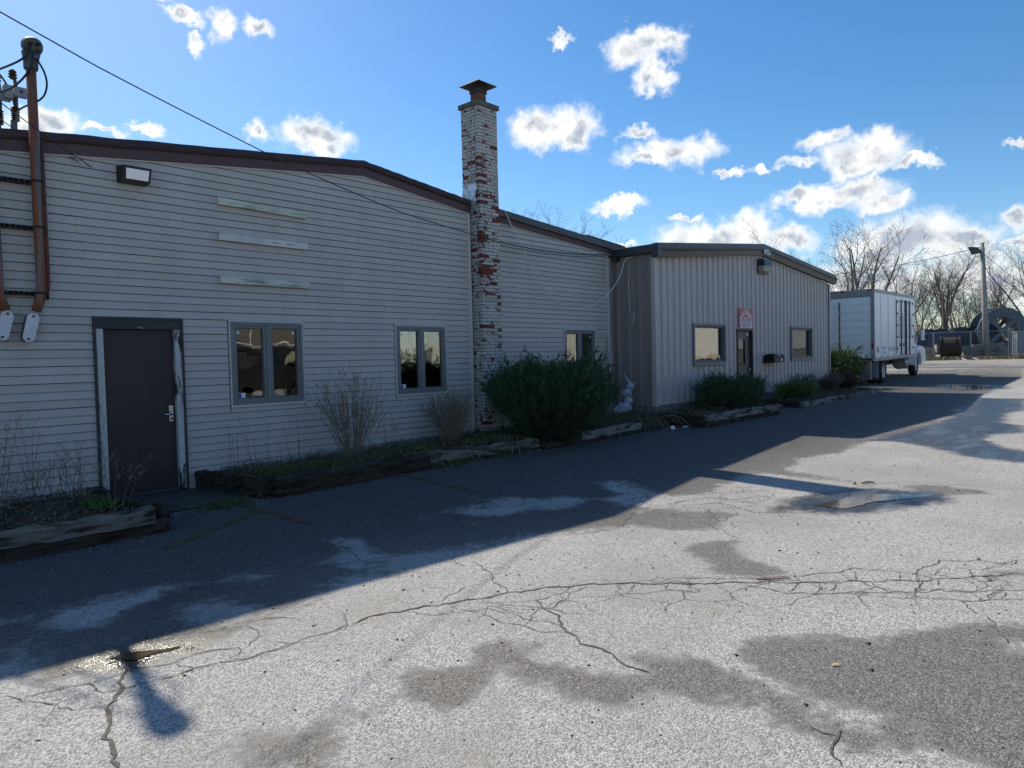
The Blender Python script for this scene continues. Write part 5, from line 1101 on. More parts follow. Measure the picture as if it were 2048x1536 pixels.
for i in range(1500):
    x, y, z = inbeds(r); a = r.uniform(0, 6.28); L = r.uniform(.12, .45); p = Vector((x, y, z+.01)); e = p+Vector((math.cos(a)*L, math.sin(a)*L*.5, r.uniform(-.02, .16))); e.y = min(e.y, -.04)
    mb.tube([p, p.lerp(e, .5)+Vector((0, 0, r.uniform(.01, .07))), e], [.0032, .0028, .0014], 3, r.choice((0, 1, 1, 2)), cap=False)
setting(mb, 'dead_stems', [straw_m, MATS['brown_litter'], twig_m], 'stuff', fix=False)
grass_m = [pm('green_grass', (.035, .072, .015), .8, col2=(.07, .125, .03), scale=5), pm('dull_grass', (.05, .07, .025), .85, col2=(.10, .11, .045), scale=5)]
mb = MB(); r = random.Random(52)
TUFT = [(5.2, -1.0, .55, .32, 420), (5.9, -1.1, .6, .25, 300), (6.6, -1.05, .35, .25, 300), (7.3, -1.0, .5, .3, 500), (8.9, -1.1, .5, .25, 400), (2.62, -1.25, .16, .16, 260), (1.2, -1.5, .6, .3, 400), (3.9, -1.55, .35, .12, 200), (12.9, -1.35, .9, .28, 900), (12.2, -.7, .8, .5, 500), (8.9, -1.72, .4, .08, 200), (14.0, -2.78, .3, .06, 120), (7.6, -1.68, .5, .06, 120)]
for (cx, cy, sx, sy, n_) in TUFT:
    for i in range(n_):
        x = r.gauss(cx, sx*.5); y = r.gauss(cy, sy*.5); z = zg(x)+(.20 if y > -1.45 and not 3 < x < 4.4 else .0)
        mb.leaf((x, y, z), (r.uniform(-.6, .6), r.uniform(-.6, .6), 1), (r.uniform(-1, 1), 1, 0), r.uniform(.05, .15), .006, 0 if r.random() < .6 else 1)
for i in range(2200):
    x, y, z = inbeds(r); mb.leaf((x, y, z-.01), (r.uniform(-.8, .8), r.uniform(-.8, .8), 1), (r.uniform(-1, 1), 1, 0), r.uniform(.04, .11), .005, 1)
setting(mb, 'grass', grass_m, 'stuff', fix=False)
# green leafy clump by the corner of the left bed
mb = MB()
for i in range(34): mb.leaf((r.gauss(0, .07), r.gauss(0, .06), 0), (r.uniform(-1, 1), r.uniform(-1, 1), 1.1), (r.uniform(-1, 1), 1, .2), r.uniform(.07, .15), .010)
o = solo(mb, 'lily_clump', pm('fresh_lily_leaves', (.035, .10, .018), .6, col2=(.06, .15, .025), scale=6), 'fresh green leaf clump at the corner of the left bed', 'plant', fix=False); o.location = (2.62, -1.45, zg(2.6)+.19)
# stalks fallen over the timbers on to the asphalt
mb = MB(); r = random.Random(53)
for (x, y) in [(7.05, -1.55)]*4+[(8.0, -1.6)]*2+[(13.0, -1.85)]*9+[(11.6, -1.85)]*5+[(9.2, -1.6)]*3+[(13.5, -2.0)]*4:
    a = r.uniform(-2.4, -.7); L = r.uniform(.3, .75); p = Vector((x+r.uniform(-.3, .3), y+r.uniform(0, .15), zg(x)+.26)); e = Vector((p.x+math.cos(a)*L, p.y+math.sin(a)*L*.7, zg(x)+.02))
    mb.tube(curve([p, p.lerp(e, .45)+Vector((0, 0, .10)), e], 4), .0045, 4, cap=False)
setting(mb, 'fallen_stalks', straw_m, 'stuff', fix=False)
# grit along the foot of the timbers, white chips on the asphalt
mb = MB(); r = random.Random(54)
for i in range(3000):
    q = r.random()
    if q < .45: x = r.uniform(-.5, 19); y = {True: -2.2, False: -1.62}[x < 3.0]+(-.3 if 13.9 < x < 17.4 else 0)-(.45 if 3 < x < 4.4 else 0)*0-abs(r.gauss(0, .14)); s = r.uniform(.003, .008)
    elif q < .6: x = r.uniform(3.0, 4.6); y = -1.3-abs(r.gauss(0, .12)); s = r.uniform(.003, .009)
    else: x = r.uniform(-.5, 12); y = r.uniform(-6.5, -1.7); s = r.uniform(.002, .005)
    z = zg(x); mb.add([(x-s, y-s*.6, z), (x+s, y-s*.8, z), (x+s*.2, y+s, z), (x, y, z+s*1.1)], [(0, 1, 3), (1, 2, 3), (2, 0, 3)], 0 if r.random() < .5 else 1)
setting(mb, 'loose_grit', [pm('pale_grit', (.36, .35, .33), .9, scale=30), pm('grey_grit', (.15, .145, .14), .9, scale=30)], 'stuff', fix=False)
mb = MB(); r = random.Random(58)                       # pebbles, bits of bark and dark crumbs lying about on the open asphalt
for i in range(1500):
    x = r.uniform(.5, 16); y = r.uniform(-9.4, -2.4); s = r.uniform(.003, .011)*(1 if r.random() < .9 else 1.7); z = zg(x); q = r.uniform(.5, 1.6)
    mb.add([(x-s*q, y-s*.6, z), (x+s, y-s*.8, z), (x+s*.2, y+s*q, z), (x, y, z+s*.8)], [(0, 1, 3), (1, 2, 3), (2, 0, 3)], r.choice((0, 0, 1)))
setting(mb, 'loose_crumbs', [pm('dark_crumb', (.05, .046, .04), .9, scale=30), pm('tan_crumb', (.20, .17, .12), .9, scale=30)], 'stuff', fix=False)
def bit(name, pts, m, label, cat):
    mb = MB(); mb.add(pts, [tuple(range(len(pts)))] if len(pts) < 5 else [(0, 1, 2, 3), (0, 3, 4, 5)]); return solo(mb, name, m, label, cat, fix=False)
whl = pm('white_litter', (.7, .7, .72), .6, var=.1); z = zg(13.2)
bit('litter_scrap', [(13.28, -2.2, z+.01), (13.36, -2.25, z+.012), (13.37, -2.2, z+.09), (13.30, -2.16, z+.07)], whl, 'crumpled white paper scrap lying at the end of the silvery timber', 'litter')
bit('litter_scrap', [(13.62, -2.3, z+.01), (13.8, -2.34, z+.012), (13.8, -2.27, z+.06), (13.66, -2.24, z+.05)], pm('bluish_litter', (.22, .30, .36), .5), 'bluish plastic scrap lying beside the white paper scrap', 'litter')
for k, (x, y, lab) in enumerate(((62.5, 1.1, 'nearest white scrap on the gravel before the chain-link fence'), (64.0, 1.7, 'white scrap on the gravel close under the chain-link fence'), (63.5, .5, 'small white scrap on the gravel towards the light pole'))):
    bit('litter_scrap', [(x-.35, y-.15, zg(x)+.02), (x+.3, y-.2, zg(x)+.03), (x+.35, y+.2, zg(x)+.2), (x-.3, y+.15, zg(x)+.14)], whl, lab, 'litter')
mb = MB(); x, y = 9.35, -6.72; z = zg(x)
mb.tube([(9.17, -7.12, z+.012), (9.25, -7.18, z+.02), (9.31, -7.24, z+.012)], [.010, .016, .008], 6); mb.lathe([(.02, .0), (.024, .018), (.012, .035)], (9.13, -7.06, z), 'z', 7)
solo(mb, 'dead_leaf', pm('curled_tan_leaf', (.42, .30, .13), .85), 'curled tan leaf lying at the tip of the chimney shadow', 'leaf')
mb = MB(); mb.add([(3.90, -8.51, zg(4)+.006), (3.93, -8.54, zg(4)+.008), (3.945, -8.53, zg(4)+.014), (3.92, -8.505, zg(4)+.010)], [(0, 1, 2, 3)]); solo(mb, 'dead_leaf', MATS['curled_tan_leaf'], 'tiny yellow leaf on the large damp patch at right', 'leaf', fix=False)
mb = MB(); mb.tube([(5.01, -7.62, zg(5)+.010), (5.09, -7.70, zg(5)+.012), (5.20, -7.79, zg(5)+.010)], [.005, .006, .004], 5); solo(mb, 'stick', pm('reddish_stick', (.16, .05, .03), .9), 'short reddish stick lying on the long pavement crack', 'stick')
# white plastic caught in the corner
mb = MB(); r = random.Random(57)
for (x, y, z0, s) in ((14.15, -.5, .45, .16), (14.22, -.52, .62, .11), (14.2, -.5, .80, .10), (14.27, -.55, .95, .09), (14.05, -.42, .38, .15)):
    b0 = len(mb.v); mb.lathe([(s*.3, -s*.9), (s*.9, -s*.3), (s, .1*s), (s*.6, .8*s), (.05*s, s)], (x, y, z0), 'z', 9)
    for k in range(b0, len(mb.v)): mb.v[k] = tuple(c+r.uniform(-s*.3, s*.3) for c in mb.v[k])
mb.tube([(14.28, -.55, 1.0), (14.2, -.5, 1.15), (14.12, -.48, 1.28)], [.03, .02, .008], 5); mb.tube([(14.28, -.55, 1.0), (14.4, -.62, 1.04)], [.02, .006], 5)
solo(mb, 'plastic_wrap', pm('milky_plastic', (.42, .47, .53), .4, var=.2, scale=9), 'torn white plastic sheeting snagged upright in the corner between the buildings', 'plastic sheeting', fix=False)
# ------------------------------------------------------------------ box truck
TX, TY = 29.70, -1.65
tr = thing('box_truck', 'white box truck with side doors parked beyond the ribbed building', 'truck', (TX, TY, zg(TX)))
tr.rotation_euler = (0, -math.atan(.0132), rad(2.2))
tw = pm('white_truck_panel', (.80, .81, .83), .35, var=.04, scale=1.2, stretch=(1, 1, .3), dirt=(.55, .53, .48), dlo=.66, dhi=.9, spec=.5)
alu = pm('dull_aluminium', (.32, .33, .34), .5, var=.12, scale=4, metal=.5); blk = pm('chassis_black', (.012, .012, .013), .6); rub = pm('tyre_rubber', (.018, .018, .019), .85, var=.2, scale=9)
redl = pm('red_lamp', (.35, .012, .02), .25, var=.05); dred = pm('dark_red_reflector', (.16, .01, .015), .35); wheelw = pm('white_wheel', (.6, .6, .58), .5, var=.1, dirt=(.25, .2, .16), dscale=4); lockm = pm('dark_lock_iron', (.045, .055, .075), .5)
L_, W_, FZ, TZ = 7.55, 2.5, 1.03, 3.72
P2 = lambda mb, n, m, par=tr, **k: part2(mb, n, m, par, **k)
mb = MB(); mb.box(.06, L_, .03, W_-.03, FZ+.02, TZ-.02); P2(mb, 'cargo_box', tw)
mb = MB(); mb.box(0, L_+.02, -.012, .05, TZ-.10, TZ+.012); mb.box(0, L_+.02, W_-.05, W_+.012, TZ-.1, TZ+.012); mb.box(.0, .08, .05, W_-.05, TZ-.02, TZ+.012); P2(mb, 'roof_rail', alu)
mb = MB(); mb.box(-.01, L_, -.015, .06, FZ-.10, FZ+.03); mb.box(0, L_, W_-.06, W_+.015, FZ-.10, FZ+.03); P2(mb, 'floor_rail', alu)
mb = MB(); mb.box(-.02, .07, -.02, .10, FZ-.02, TZ-.02); mb.box(-.02, .07, W_-.10, W_+.02, FZ-.02, TZ-.02); mb.box(-.02, .07, .10, W_-.10, TZ-.27, TZ-.02); P2(mb, 'rear_frame', pm('rear_frame_grey', (.24, .25, .25), .5, dirt=(.22, .14, .08), dlo=.68, dhi=.85))
rdw = pm('white_roll_door', (.80, .82, .82), .45, var=.04, dirt=(.42, .33, .20), dscale=2.2, dlo=.70, dhi=.85)
h0, h1 = FZ+.03, TZ-.28; n_ = 8; cache = None
for k in range(n_):
    mb = MB(); a = h0+(h1-h0)*k/n_; b = h0+(h1-h0)*(k+1)/n_-.008; mb.add([(.012, .105, a), (.012, W_-.105, a), (.012, W_-.105, b), (.012, .105, b), (.05, .105, a), (.05, W_-.105, a), (.05, W_-.105, b), (.05, .105, b)], [(0, 1, 2, 3), (7, 6, 5, 4), (0, 4, 5, 1), (1, 5, 6, 2), (2, 6, 7, 3), (3, 7, 4, 0)]); P2(mb, 'roll_door_slat', rdw)
mb = MB(); mb.box(-.004, .010, 1.22, 1.27, FZ+.15, TZ-.45); P2(mb, 'door_strap', two_tone('rusty_strap', (.30, .26, .17), (.05, .04, .03), .45, .55, 6, (1, 1, 2), .9, .2, world=False))
mb = MB(); mb.box(-.05, .01, 1.10, 1.40, FZ+.05, FZ+.20); mb.box(-.05, .01, 1.52, 1.60, FZ+.06, FZ+.22); P2(mb, 'door_latch', pm('rusty_latch', (.10, .05, .03), .8, var=.4, scale=14))
for yy_ in (1.12, 1.37, 1.62, .14): mb = MB(); mb.box(-.035, -.021, yy_-.07, yy_+.07, TZ-.065, TZ-.015); P2(mb, 'marker_light', redl)
for xx_ in (3.7, 7.2): mb = MB(); mb.box(xx_-.06, xx_+.06, -.028, -.013, TZ-.05, TZ-.005); P2(mb, 'marker_light', redl)
mb = MB(); mb.box(-.04, -.021, .02, .09, FZ+.42, FZ+.62); P2(mb, 'tail_light', redl)
mb = MB(); mb.ring(.015, .095, FZ+.12, FZ+.36, .012, -.034, -.021); mb.v = [(y_, x_, z_) for x_, y_, z_ in mb.v]; P2(mb, 'lamp_guard', blk)
mb = MB(); mb.box(-.03, -.021, .03, .08, FZ+.14, FZ+.34); P2(mb, 'reverse_light', pm('pale_lamp', (.55, .56, .52), .3))
mb = MB(); mb.box(-.003, .0115, .45, .80, FZ+.04, FZ+.085); P2(mb, 'reflector_strip', dred)
for xx_ in (.35, 1.35, 2.35, 3.35, 5.2, 6.6): mb = MB(); mb.box(xx_-.09, xx_+.09, .018, .029, FZ+.06, FZ+.10); P2(mb, 'reflector_strip', dred)
# side panels and seams
for xx_ in (1.22, 2.45, 3.68): mb = MB(); mb.box(xx_-.012, xx_+.012, .022, .029, FZ+.04, TZ-.11); P2(mb, 'panel_seam', pm('seam_grey', (.42, .44, .48), .5))
# two pairs of side doors with hinges and lock rods
for a, b in ((3.92, 4.72), (4.73, 5.50), (5.56, 6.36), (6.37, 7.15)):
    mb = MB(); mb.box(a, b, .012, .029, FZ+.10, TZ-.33); P2(mb, 'side_door', tw)
mb = MB(); mb.box(3.88, 7.19, .006, .029, TZ-.325, TZ-.30); mb.box(3.88, 3.915, .006, .029, FZ+.1, TZ-.325); P2(mb, 'door_gasket', lockm)
for xx_ in (4.66, 5.42, 5.66, 6.33):
    mb = MB(); mb.tube([(xx_, -.012, FZ+.02), (xx_, -.012, TZ-.26)], .024, 6); P2(mb, 'lock_rod', lockm)
for xx_ in (3.95, 4.73, 6.33, 7.12):
    for k in range(5):
        zz = FZ+.32+k*.50; mb = MB(); mb.box(xx_-.06, xx_+.06, -.006, .011, zz-.055, zz+.055); s = 1 if xx_ < 5 else -1; mb.box(min(xx_, xx_+s*.17), max(xx_, xx_+s*.17), -.01, .011, zz-.022, zz+.022); P2(mb, 'hinge', lockm)
for xx_, rr_ in ((4.45, 0), (5.15, 0)):
    mb = MB(); mb.box(xx_-.12, xx_+.10, -.02, .011, FZ+.42, FZ+.455); mb.box(xx_-.02, xx_+.02, -.02, .011, FZ+.455, FZ+.56); P2(mb, 'door_handle', lockm)
fade = pm('faded_pink_print', (.55, .42, .50), .4, var=.1, scale=3); grey_p = pm('faded_grey_print', (.36, .40, .48), .5, var=.15)
for a, b in ((4.25, 4.60), (4.80, 5.20), (6.45, 6.85)): mb = MB(); mb.box(a, b, .0095, .0115, FZ+.75, FZ+1.75); P2(mb, 'faded_print', fade)
def tt(s, size, x, z, m, y=.010): o = text(s, 'lettering', size, (x, y, z), FRONT, m); o.parent = tr; return o
tt('N3', .30, .72, FZ+.33, pm('dark_green_print', (.03, .10, .08), .5), .0285); tt('MC10 NYM', .26, 3.05, FZ+.32, grey_p, .0285); tt('US DOT', .17, 1.75, FZ+.38, grey_p, .0285); tt('80271', .17, 1.75, FZ+.20, grey_p, .0285)
# chassis, liftgate, mud flaps
mb = MB(); mb.box(.2, 9.6, .75, .95, .62, .9); mb.box(.2, 9.6, 1.55, 1.75, .62, .9); mb.box(.3, 7.0, .2, W_-.2, .86, FZ-.1)
mb.box(1.6, 2.0, .3, 2.2, .40, .62); P2(mb, 'chassis', blk)
mb = MB(); mb.box(-.10, .02, .15, W_-.15, FZ-.10, FZ-.03); mb.box(-.55, -.10, .5, W_-.3, FZ-.20, FZ-.12); mb.box(-.35, -.25, .5, W_-.3, FZ-.34, FZ-.20); mb.box(-.02, .25, .3, 2.2, .38, .48); mb.box(-.02, .12, .24, .40, .45, .95); P2(mb, 'lift_gate', pm('liftgate_steel', (.13, .13, .125), .6, var=.25, dirt=(.14, .09, .06)))
mb = MB(); mb.box(-.06, .02, .10, .16, .22, FZ-.05); P2(mb, 'gate_rail', alu)
fm = pm('grey_mud_flap', (.30, .33, .36), .6, var=.06)
fp = MB(); fp.box(.86, .875, .04, .74, .18, FZ-.12); fpo = P2(fp, 'mud_flap', fm); fp = MB(); fp.box(.86, .875, W_-.74, W_-.04, .18, FZ-.12); P2(fp, 'mud_flap', fm)
for s, zz, yy_ in (('TWAY', .50, .33), ('IAM', .41, .40), ('LEASING', .32, .38)):
    o = text(s, 'lettering', .115, (.8585, yy_, zz), (PI/2, 0, -PI/2), pm('flap_ink', (.02, .03, .05), .6), fpo, .0006)
mb = MB(); mb.prism([(.06, .26), (.44, .26), (.36, .19), (.06, .19)], 'x', .854, .8595); P2(mb, 'flap_emblem', pm('flap_emblem_red', (.16, .02, .05), .5), fpo)
# wheels
def wheel(x, y, r=.50, w=.27, dual=False, side=-1):
    t = MB(); prof_ = [(r*.58, 0), (r*.62, -.01), (r*.93, -.005), (r, .04), (r, w-.04), (r*.93, w), (r*.6, w)]
    t.lathe(prof_, (x, y, r), 'y', 28, cap=False)
    if dual: t.lathe([(a, b+w+.06) for a, b in prof_], (x, y, r), 'y', 28, cap=False)
    wo = P2(t, 'wheel', rub, smooth=True)
    m_ = MB(); dish = [(r*.60, .0), (r*.56, .03), (r*.46, .06 if not dual else .15), (r*.30, .05 if not dual else .16), (r*.16, -.02 if not dual else .04), (0.01, -.03 if not dual else .03)]
    m_.lathe(dish, (x, y, r), 'y', 24, cap=False); P2(m_, 'rim', wheelw, wo, smooth=True)
    h = MB()
    for k in range(8): a = 2*PI*k/8; h.lathe([(.035, 0), (.035, -.01)], (x+r*.40*math.cos(a), y+(.045 if not dual else .145), r+r*.40*math.sin(a)), 'y', 8)
    P2(h, 'hand_hole', blk, wo)
wheel(1.75, .06, dual=True); wheel(1.75, W_-.66, dual=True); wheel(8.35, .12); wheel(8.35, W_-.40)
# cab, hood, fender, mirror
mb = MB(); mb.prism([(7.45, .62), (9.05, .62), (9.05, 1.55), (8.75, 2.45), (7.45, 2.55)], 'y', .22, W_-.22); P2(mb, 'cab', tw)
mb = MB(); mb.prism([(8.80, 1.60), (8.62, 2.28), (8.05, 2.28), (8.05, 1.60)], 'y', .205, .218); P2(mb, 'side_window', glass2)
hp = [(7.85, 1.10), (7.90, 1.22), (8.35, 1.32), (8.9, 1.42), (9.6, 1.36), (10.15, 1.22), (10.3, .85), (10.25, .60), (8.95, .60), (8.90, .82), (8.72, 1.02), (8.35, 1.10), (8.0, 1.03), (7.86, .90)]
mb = MB(); mb.prism(hp, 'y', .06, W_-.06); P2(mb, 'hood', tw)
mb = MB(); mb.prism([(7.80, .52), (7.82, .9), (7.95, 1.08), (8.35, 1.17), (8.7, 1.08), (8.86, .86), (8.92, .52), (8.99, .52), (8.95, .92), (8.78, 1.16), (8.35, 1.26), (7.90, 1.16), (7.74, .92), (7.72, .52)], 'y', .0, .30); P2(mb, 'fender', tw)
mb = MB(); mb.lathe([(.28, 0), (.28, 1.0)], (6.2, .42, .66), 'x', 16); P2(mb, 'fuel_tank', alu)
mb = MB(); mb.tube([(8.5, .2, 2.35), (8.5, -.12, 2.38), (8.52, -.14, 2.2)], .018, 5); mb.tube([(8.5, .2, 1.55), (8.5, -.12, 1.5), (8.52, -.14, 1.65)], .018, 5); P2(mb, 'mirror_arm', blk)
mb = MB(); mb.box(8.50, 8.57, -.26, -.03, 1.62, 2.22); mo = P2(mb, 'mirror', blk)
mir = bpy.data.materials.new('mirror_glass'); mir.use_nodes = True; _b = mir.node_tree.nodes['Principled BSDF']; _b.inputs['Metallic'].default_value = 1; _b.inputs['Roughness'].default_value = .04; _b.inputs['Base Color'].default_value = (.85, .88, .88, 1)
mb = MB(); mb.box(8.490, 8.4985, -.235, -.055, 1.66, 2.18); P2(mb, 'mirror_glass', mir, mo)

# ------------------------------------------------------------------ the yard beyond: fence, pole, cable reels, concrete blocks
galv = pm('galvanised_steel', (.22, .235, .245), .5, var=.12, metal=.3, scale=4)
pole_m = pm('grey_weathered_pole', (.26, .25, .235), .85, var=.12, scale=2, stretch=(3, 3, .4), world=True)
wood_b = pm('brown_reel_wood', (.05, .032, .025), .85, var=.35, scale=3, stretch=(1, 1, 3), dirt=(.09, .06, .045)); blue_r = pm('blue_reel_flange', (.022, .04, .085), .6, var=.2); steel_r = pm('grey_steel_reel', (.11, .135, .16), .5, var=.1, metal=.3); conc = pm('pale_concrete_block', (.24, .235, .21), .9, var=.2, scale=2, dirt=(.13, .12, .10), world=True)
pl_ = thing('light_pole', 'tall pale wooden pole with a floodlight standing before the yard fence', 'light pole', (67.9, .45, zg(67.9)))
b0 = Vector((67.85, .45, zg(67.9)-.2)); b1 = Vector((67.98, .80, 10.1))
mb = MB(); mb.tube([b0, b0.lerp(b1, .5), b1], [.25, .20, .15], 12); part(mb, 'pole', pole_m, pl_, True)
mb = MB(); mb.tube([(67.9, .75, 9.0), (67.75, 1.05, 8.95), (67.7, 1.25, 9.15)], .03, 6); part(mb, 'bracket', galv, pl_)
mb = MB(); mb.prism([(.85, 9.30), (1.45, 9.20), (1.62, 9.65), (1.75, 9.78), (1.5, 9.82), (1.0, 9.72)], 'x', 67.45, 67.95); part(mb, 'floodlight', pm('dark_floodlight', (.05, .05, .048), .5), pl_)
wire('overhead_wire', catenary((67.9, .9, 9.75), (58, 13.0, 7.6), .35), .02, cable_m, 'overhead wire running from the light pole towards the trees')
wire('guy_wire', catenary((67.95, .75, 9.3), (71.5, -3.2, 5.2), .2), .018, cable_m, 'guy wire slanting down right of the light pole')
p2 = thing('utility_pole', 'thin dark pole standing among the bare trees behind the reels', 'utility pole', (74, 4.6, zg(74)))
mb = MB(); mb.tube([(74, 4.6, .6), (74.1, 4.75, 6.6)], [.14, .09], 8); part(mb, 'pole', pm('dark_pole', (.12, .105, .10), .9), p2)
fe = thing('chain_link_fence', 'chain-link fence with top rail along the far yard', 'fence', (65, 3, zg(65)))
FA, FB = Vector((63.2, 8.5, 0)), Vector((68.3, -.95, 0)); fn = 5
for i in range(fn):
    p = FA.lerp(FB, i/(fn-1)); mb = MB(); mb.tube([(p.x, p.y, zg(p.x)-.05), (p.x, p.y, zg(p.x)+2.22)], .045, 7); part(mb, 'post', galv, fe)
mb = MB(); mb.tube([(FA.x, FA.y, zg(FA.x)+2.18), (FB.x, FB.y, zg(FB.x)+2.18)], .03, 6); part(mb, 'top_rail', galv, fe)
mb = MB(); Lf = (FB-FA).length; nw = int(Lf/.16)
for i in range(-14, nw):
    for s in (1, -1):
        a = i*.16 if s > 0 else (i+14)*.16; t0, t1 = a, a+s*2.15; z0, z1 = 0.0, 2.15
        if s > 0:
            if t0 < 0: z0 = -t0; t0 = 0
            if t1 > Lf: z1 -= t1-Lf; t1 = Lf
        else:
            if t0 > Lf: z0 = t0-Lf; t0 = Lf
            if t1 < 0: z1 += t1; t1 = 0
        if z1 <= z0: continue
        p, q = FA.lerp(FB, t0/Lf), FA.lerp(FB, t1/Lf); mb.tube([(p.x, p.y, zg(p.x)+z0), (q.x, q.y, zg(q.x)+z1)], .004, 3, cap=False)
part(mb, 'chain_link_mesh', galv, fe, kind='stuff', fix=False)
mf = thing('metal_fence', 'grey corrugated metal fence with barbed wire arms at the right edge', 'fence', (67, -1.8, zg(67)))
A_, B_ = Vector((68.3, -1.05, 0)), Vector((64.5, -4.6, 0)); n_ = 12; dirv = (B_-A_).normalized(); nor = Vector((-dirv.y, dirv.x, 0))
for i in range(n_):
    p, q = A_.lerp(B_, i/n_), A_.lerp(B_, (i+1)/n_-.012); z0 = zg(p.x)
    mb = MB(); pts_ = []
    for k, o_ in ((0, 0), (.25, 0), (.32, .03), (.42, .03), (.5, 0), (.75, 0), (.82, .03), (.92, .03), (1, 0)): v = p.lerp(q, k)-nor*o_*-1; pts_.append((v.x, v.y))
    n2 = len(pts_); mb.v = [(x, y, z0-.03) for x, y in pts_]+[(x, y, z0+2.0) for x, y in pts_]; mb.f = [(k, k+1, k+1+n2, k+n2) for k in range(n2-1)]; mb.m = [0]*(n2-1); part(mb, 'fence_panel', pm('corrugated_sheet', (.24, .275, .30), .5, var=.1, metal=.2, scale=2, dirt=(.16, .14, .13), dlo=.65, dhi=.85, world=True), mf)
mb = MB(); mb.tube([(A_.x, A_.y, zg(A_.x)), (A_.x, A_.y, zg(A_.x)+2.25)], .06, 7); mb.tube([(A_.x, A_.y, zg(A_.x)+2.02), (B_.x, B_.y, zg(B_.x)+2.02)], .04, 6); part(mb, 'post', galv, mf)
mb = MB()
for i in range(5):
    p = A_.lerp(B_, i/5+.02); z0 = zg(p.x)+2.02; e = p+dirv*.45; mb.tube([(p.x, p.y, z0), (e.x, e.y, z0+.42)], .022, 5); e = p-dirv*.4; mb.tube([(p.x, p.y, z0), (e.x, e.y, z0+.42)], .022, 5)
part(mb, 'barb_arms', galv, mf)
def yaw(mb, c, a):
    s, co = math.sin(a), math.cos(a); mb.v = [(c[0]+x*co-y*s, c[1]+x*s+y*co, c[2]+z) for x, y, z in mb.v]; return mb
def reel(c, r, w, a, label, fmat, dmat, name='cable_reel'):
    """cable drum lying on its rims: two flanges and the wound barrel; axis turned by a"""
    t = thing(name, label, 'cable reel', c, 'cable reels behind the fence')
    for s in (-1, 1):
        f_ = MB(); f_.lathe([(r, -.05), (r, .05)], (s*w/2, 0, r), 'x', 26); h_ = MB(); part(yaw(f_, c, a), 'flange', fmat, t)
    d_ = MB(); d_.lathe([(r*.9, -w/2+.05), (r*.93, 0), (r*.9, w/2-.05)], (0, 0, r), 'x', 26, cap=False); part(yaw(d_, c, a), 'wound_cable', dmat, t, True)
    h_ = MB(); h_.lathe([(r*.12, -w/2-.07), (r*.12, w/2+.07)], (0, 0, r), 'x', 12); part(yaw(h_, c, a), 'hub', blk, t)
reel((66.6, 2.75, zg(66.6)), .93, 1.3, rad(98), 'big dark brown wooden cable reel standing in front of the concrete blocks', wood_b, pm('dark_wound_cable', (.032, .02, .017), .7, var=.3, scale=5, stretch=(6, 1, 1)))
for i, (x, y, r_, a, lab) in enumerate(((71.0, 6.1, .95, 20, 'leftmost blue-flanged reel just above the truck hood'), (70.6, 5.2, 1.0, 25, 'second blue-flanged reel from the truck'), (70.4, 4.2, 1.0, 15, 'blue-flanged reel directly behind the big brown reel'), (72.2, 3.1, 1.05, 30, 'dark blue reel right of the big brown reel'), (72.6, 2.2, 1.05, 20, 'dark reel next to the thin fence post'), (72.8, 1.4, 1.15, 35, 'dark blue reel touching the huge grey steel reel'))):
    reel((x, y, zg(x)+.55), r_, 1.0, rad(a), lab, blue_r if i != 4 else pm('black_reel_flange', (.02, .022, .028), .6), wood_b)
# the huge steel reel
SR = Vector((73.0, .45, zg(73)+.15)); big = thing('steel_reel', 'huge grey steel reel with ribbed rim and cross spokes behind the pole', 'cable reel', tuple(SR)); Rr = 2.0; ya = rad(35)
for s in (-1, 1):
    f_ = MB(); n_ = 72
    for k in range(n_):
        a0, a1 = 2*PI*k/n_, 2*PI*(k+1)/n_; d0 = .05 if k % 2 else 0
        v = []
        for xo in (s*.75+(-.03-d0 if s < 0 else .0-.03), s*.75+(.03 if s < 0 else .03+d0)):
            for a_, r_ in ((a0, Rr*.60), (a1, Rr*.60), (a1, Rr*.97), (a0, Rr*.97)): v.append((xo, r_*math.cos(a_), Rr+r_*math.sin(a_)))
        f_.add(v, [(3, 2, 1, 0), (4, 5, 6, 7), (0, 1, 5, 4), (2, 3, 7, 6), (1, 2, 6, 5), (3, 0, 4, 7)])
    part(yaw(f_, SR, ya), 'ribbed_flange', steel_r, big, fix=False)
    g_ = MB(); g_.lathe([(Rr*.97, -.07), (Rr, -.07), (Rr, .07), (Rr*.97, .07)], (s*.75, 0, Rr), 'x', 48, cap=False); part(yaw(g_, SR, ya), 'rim', pm('dark_reel_rim', (.10, .12, .14), .5), big)
    for k in range(4):
        a_ = PI/4+k*PI/2; sp = MB(); sp.box(s*.75-.05, s*.75+.05, -.14, .14, .15, Rr*.64); sp.v = [(x, y*math.cos(a_)-z*math.sin(a_), Rr+y*math.sin(a_)+z*math.cos(a_)) for x, y, z in sp.v]; part(yaw(sp, SR, ya), 'spoke', steel_r, big)
    hb = MB(); hb.lathe([(.30, -.09), (.30, .09)], (s*.75, 0, Rr), 'x', 20); part(yaw(hb, SR, ya), 'hub', steel_r, big)
d_ = MB(); d_.lathe([(Rr*.60, -.72), (Rr*.60, .72)], (0, 0, Rr), 'x', 40, cap=False); part(yaw(d_, SR, ya), 'drum', steel_r, big)
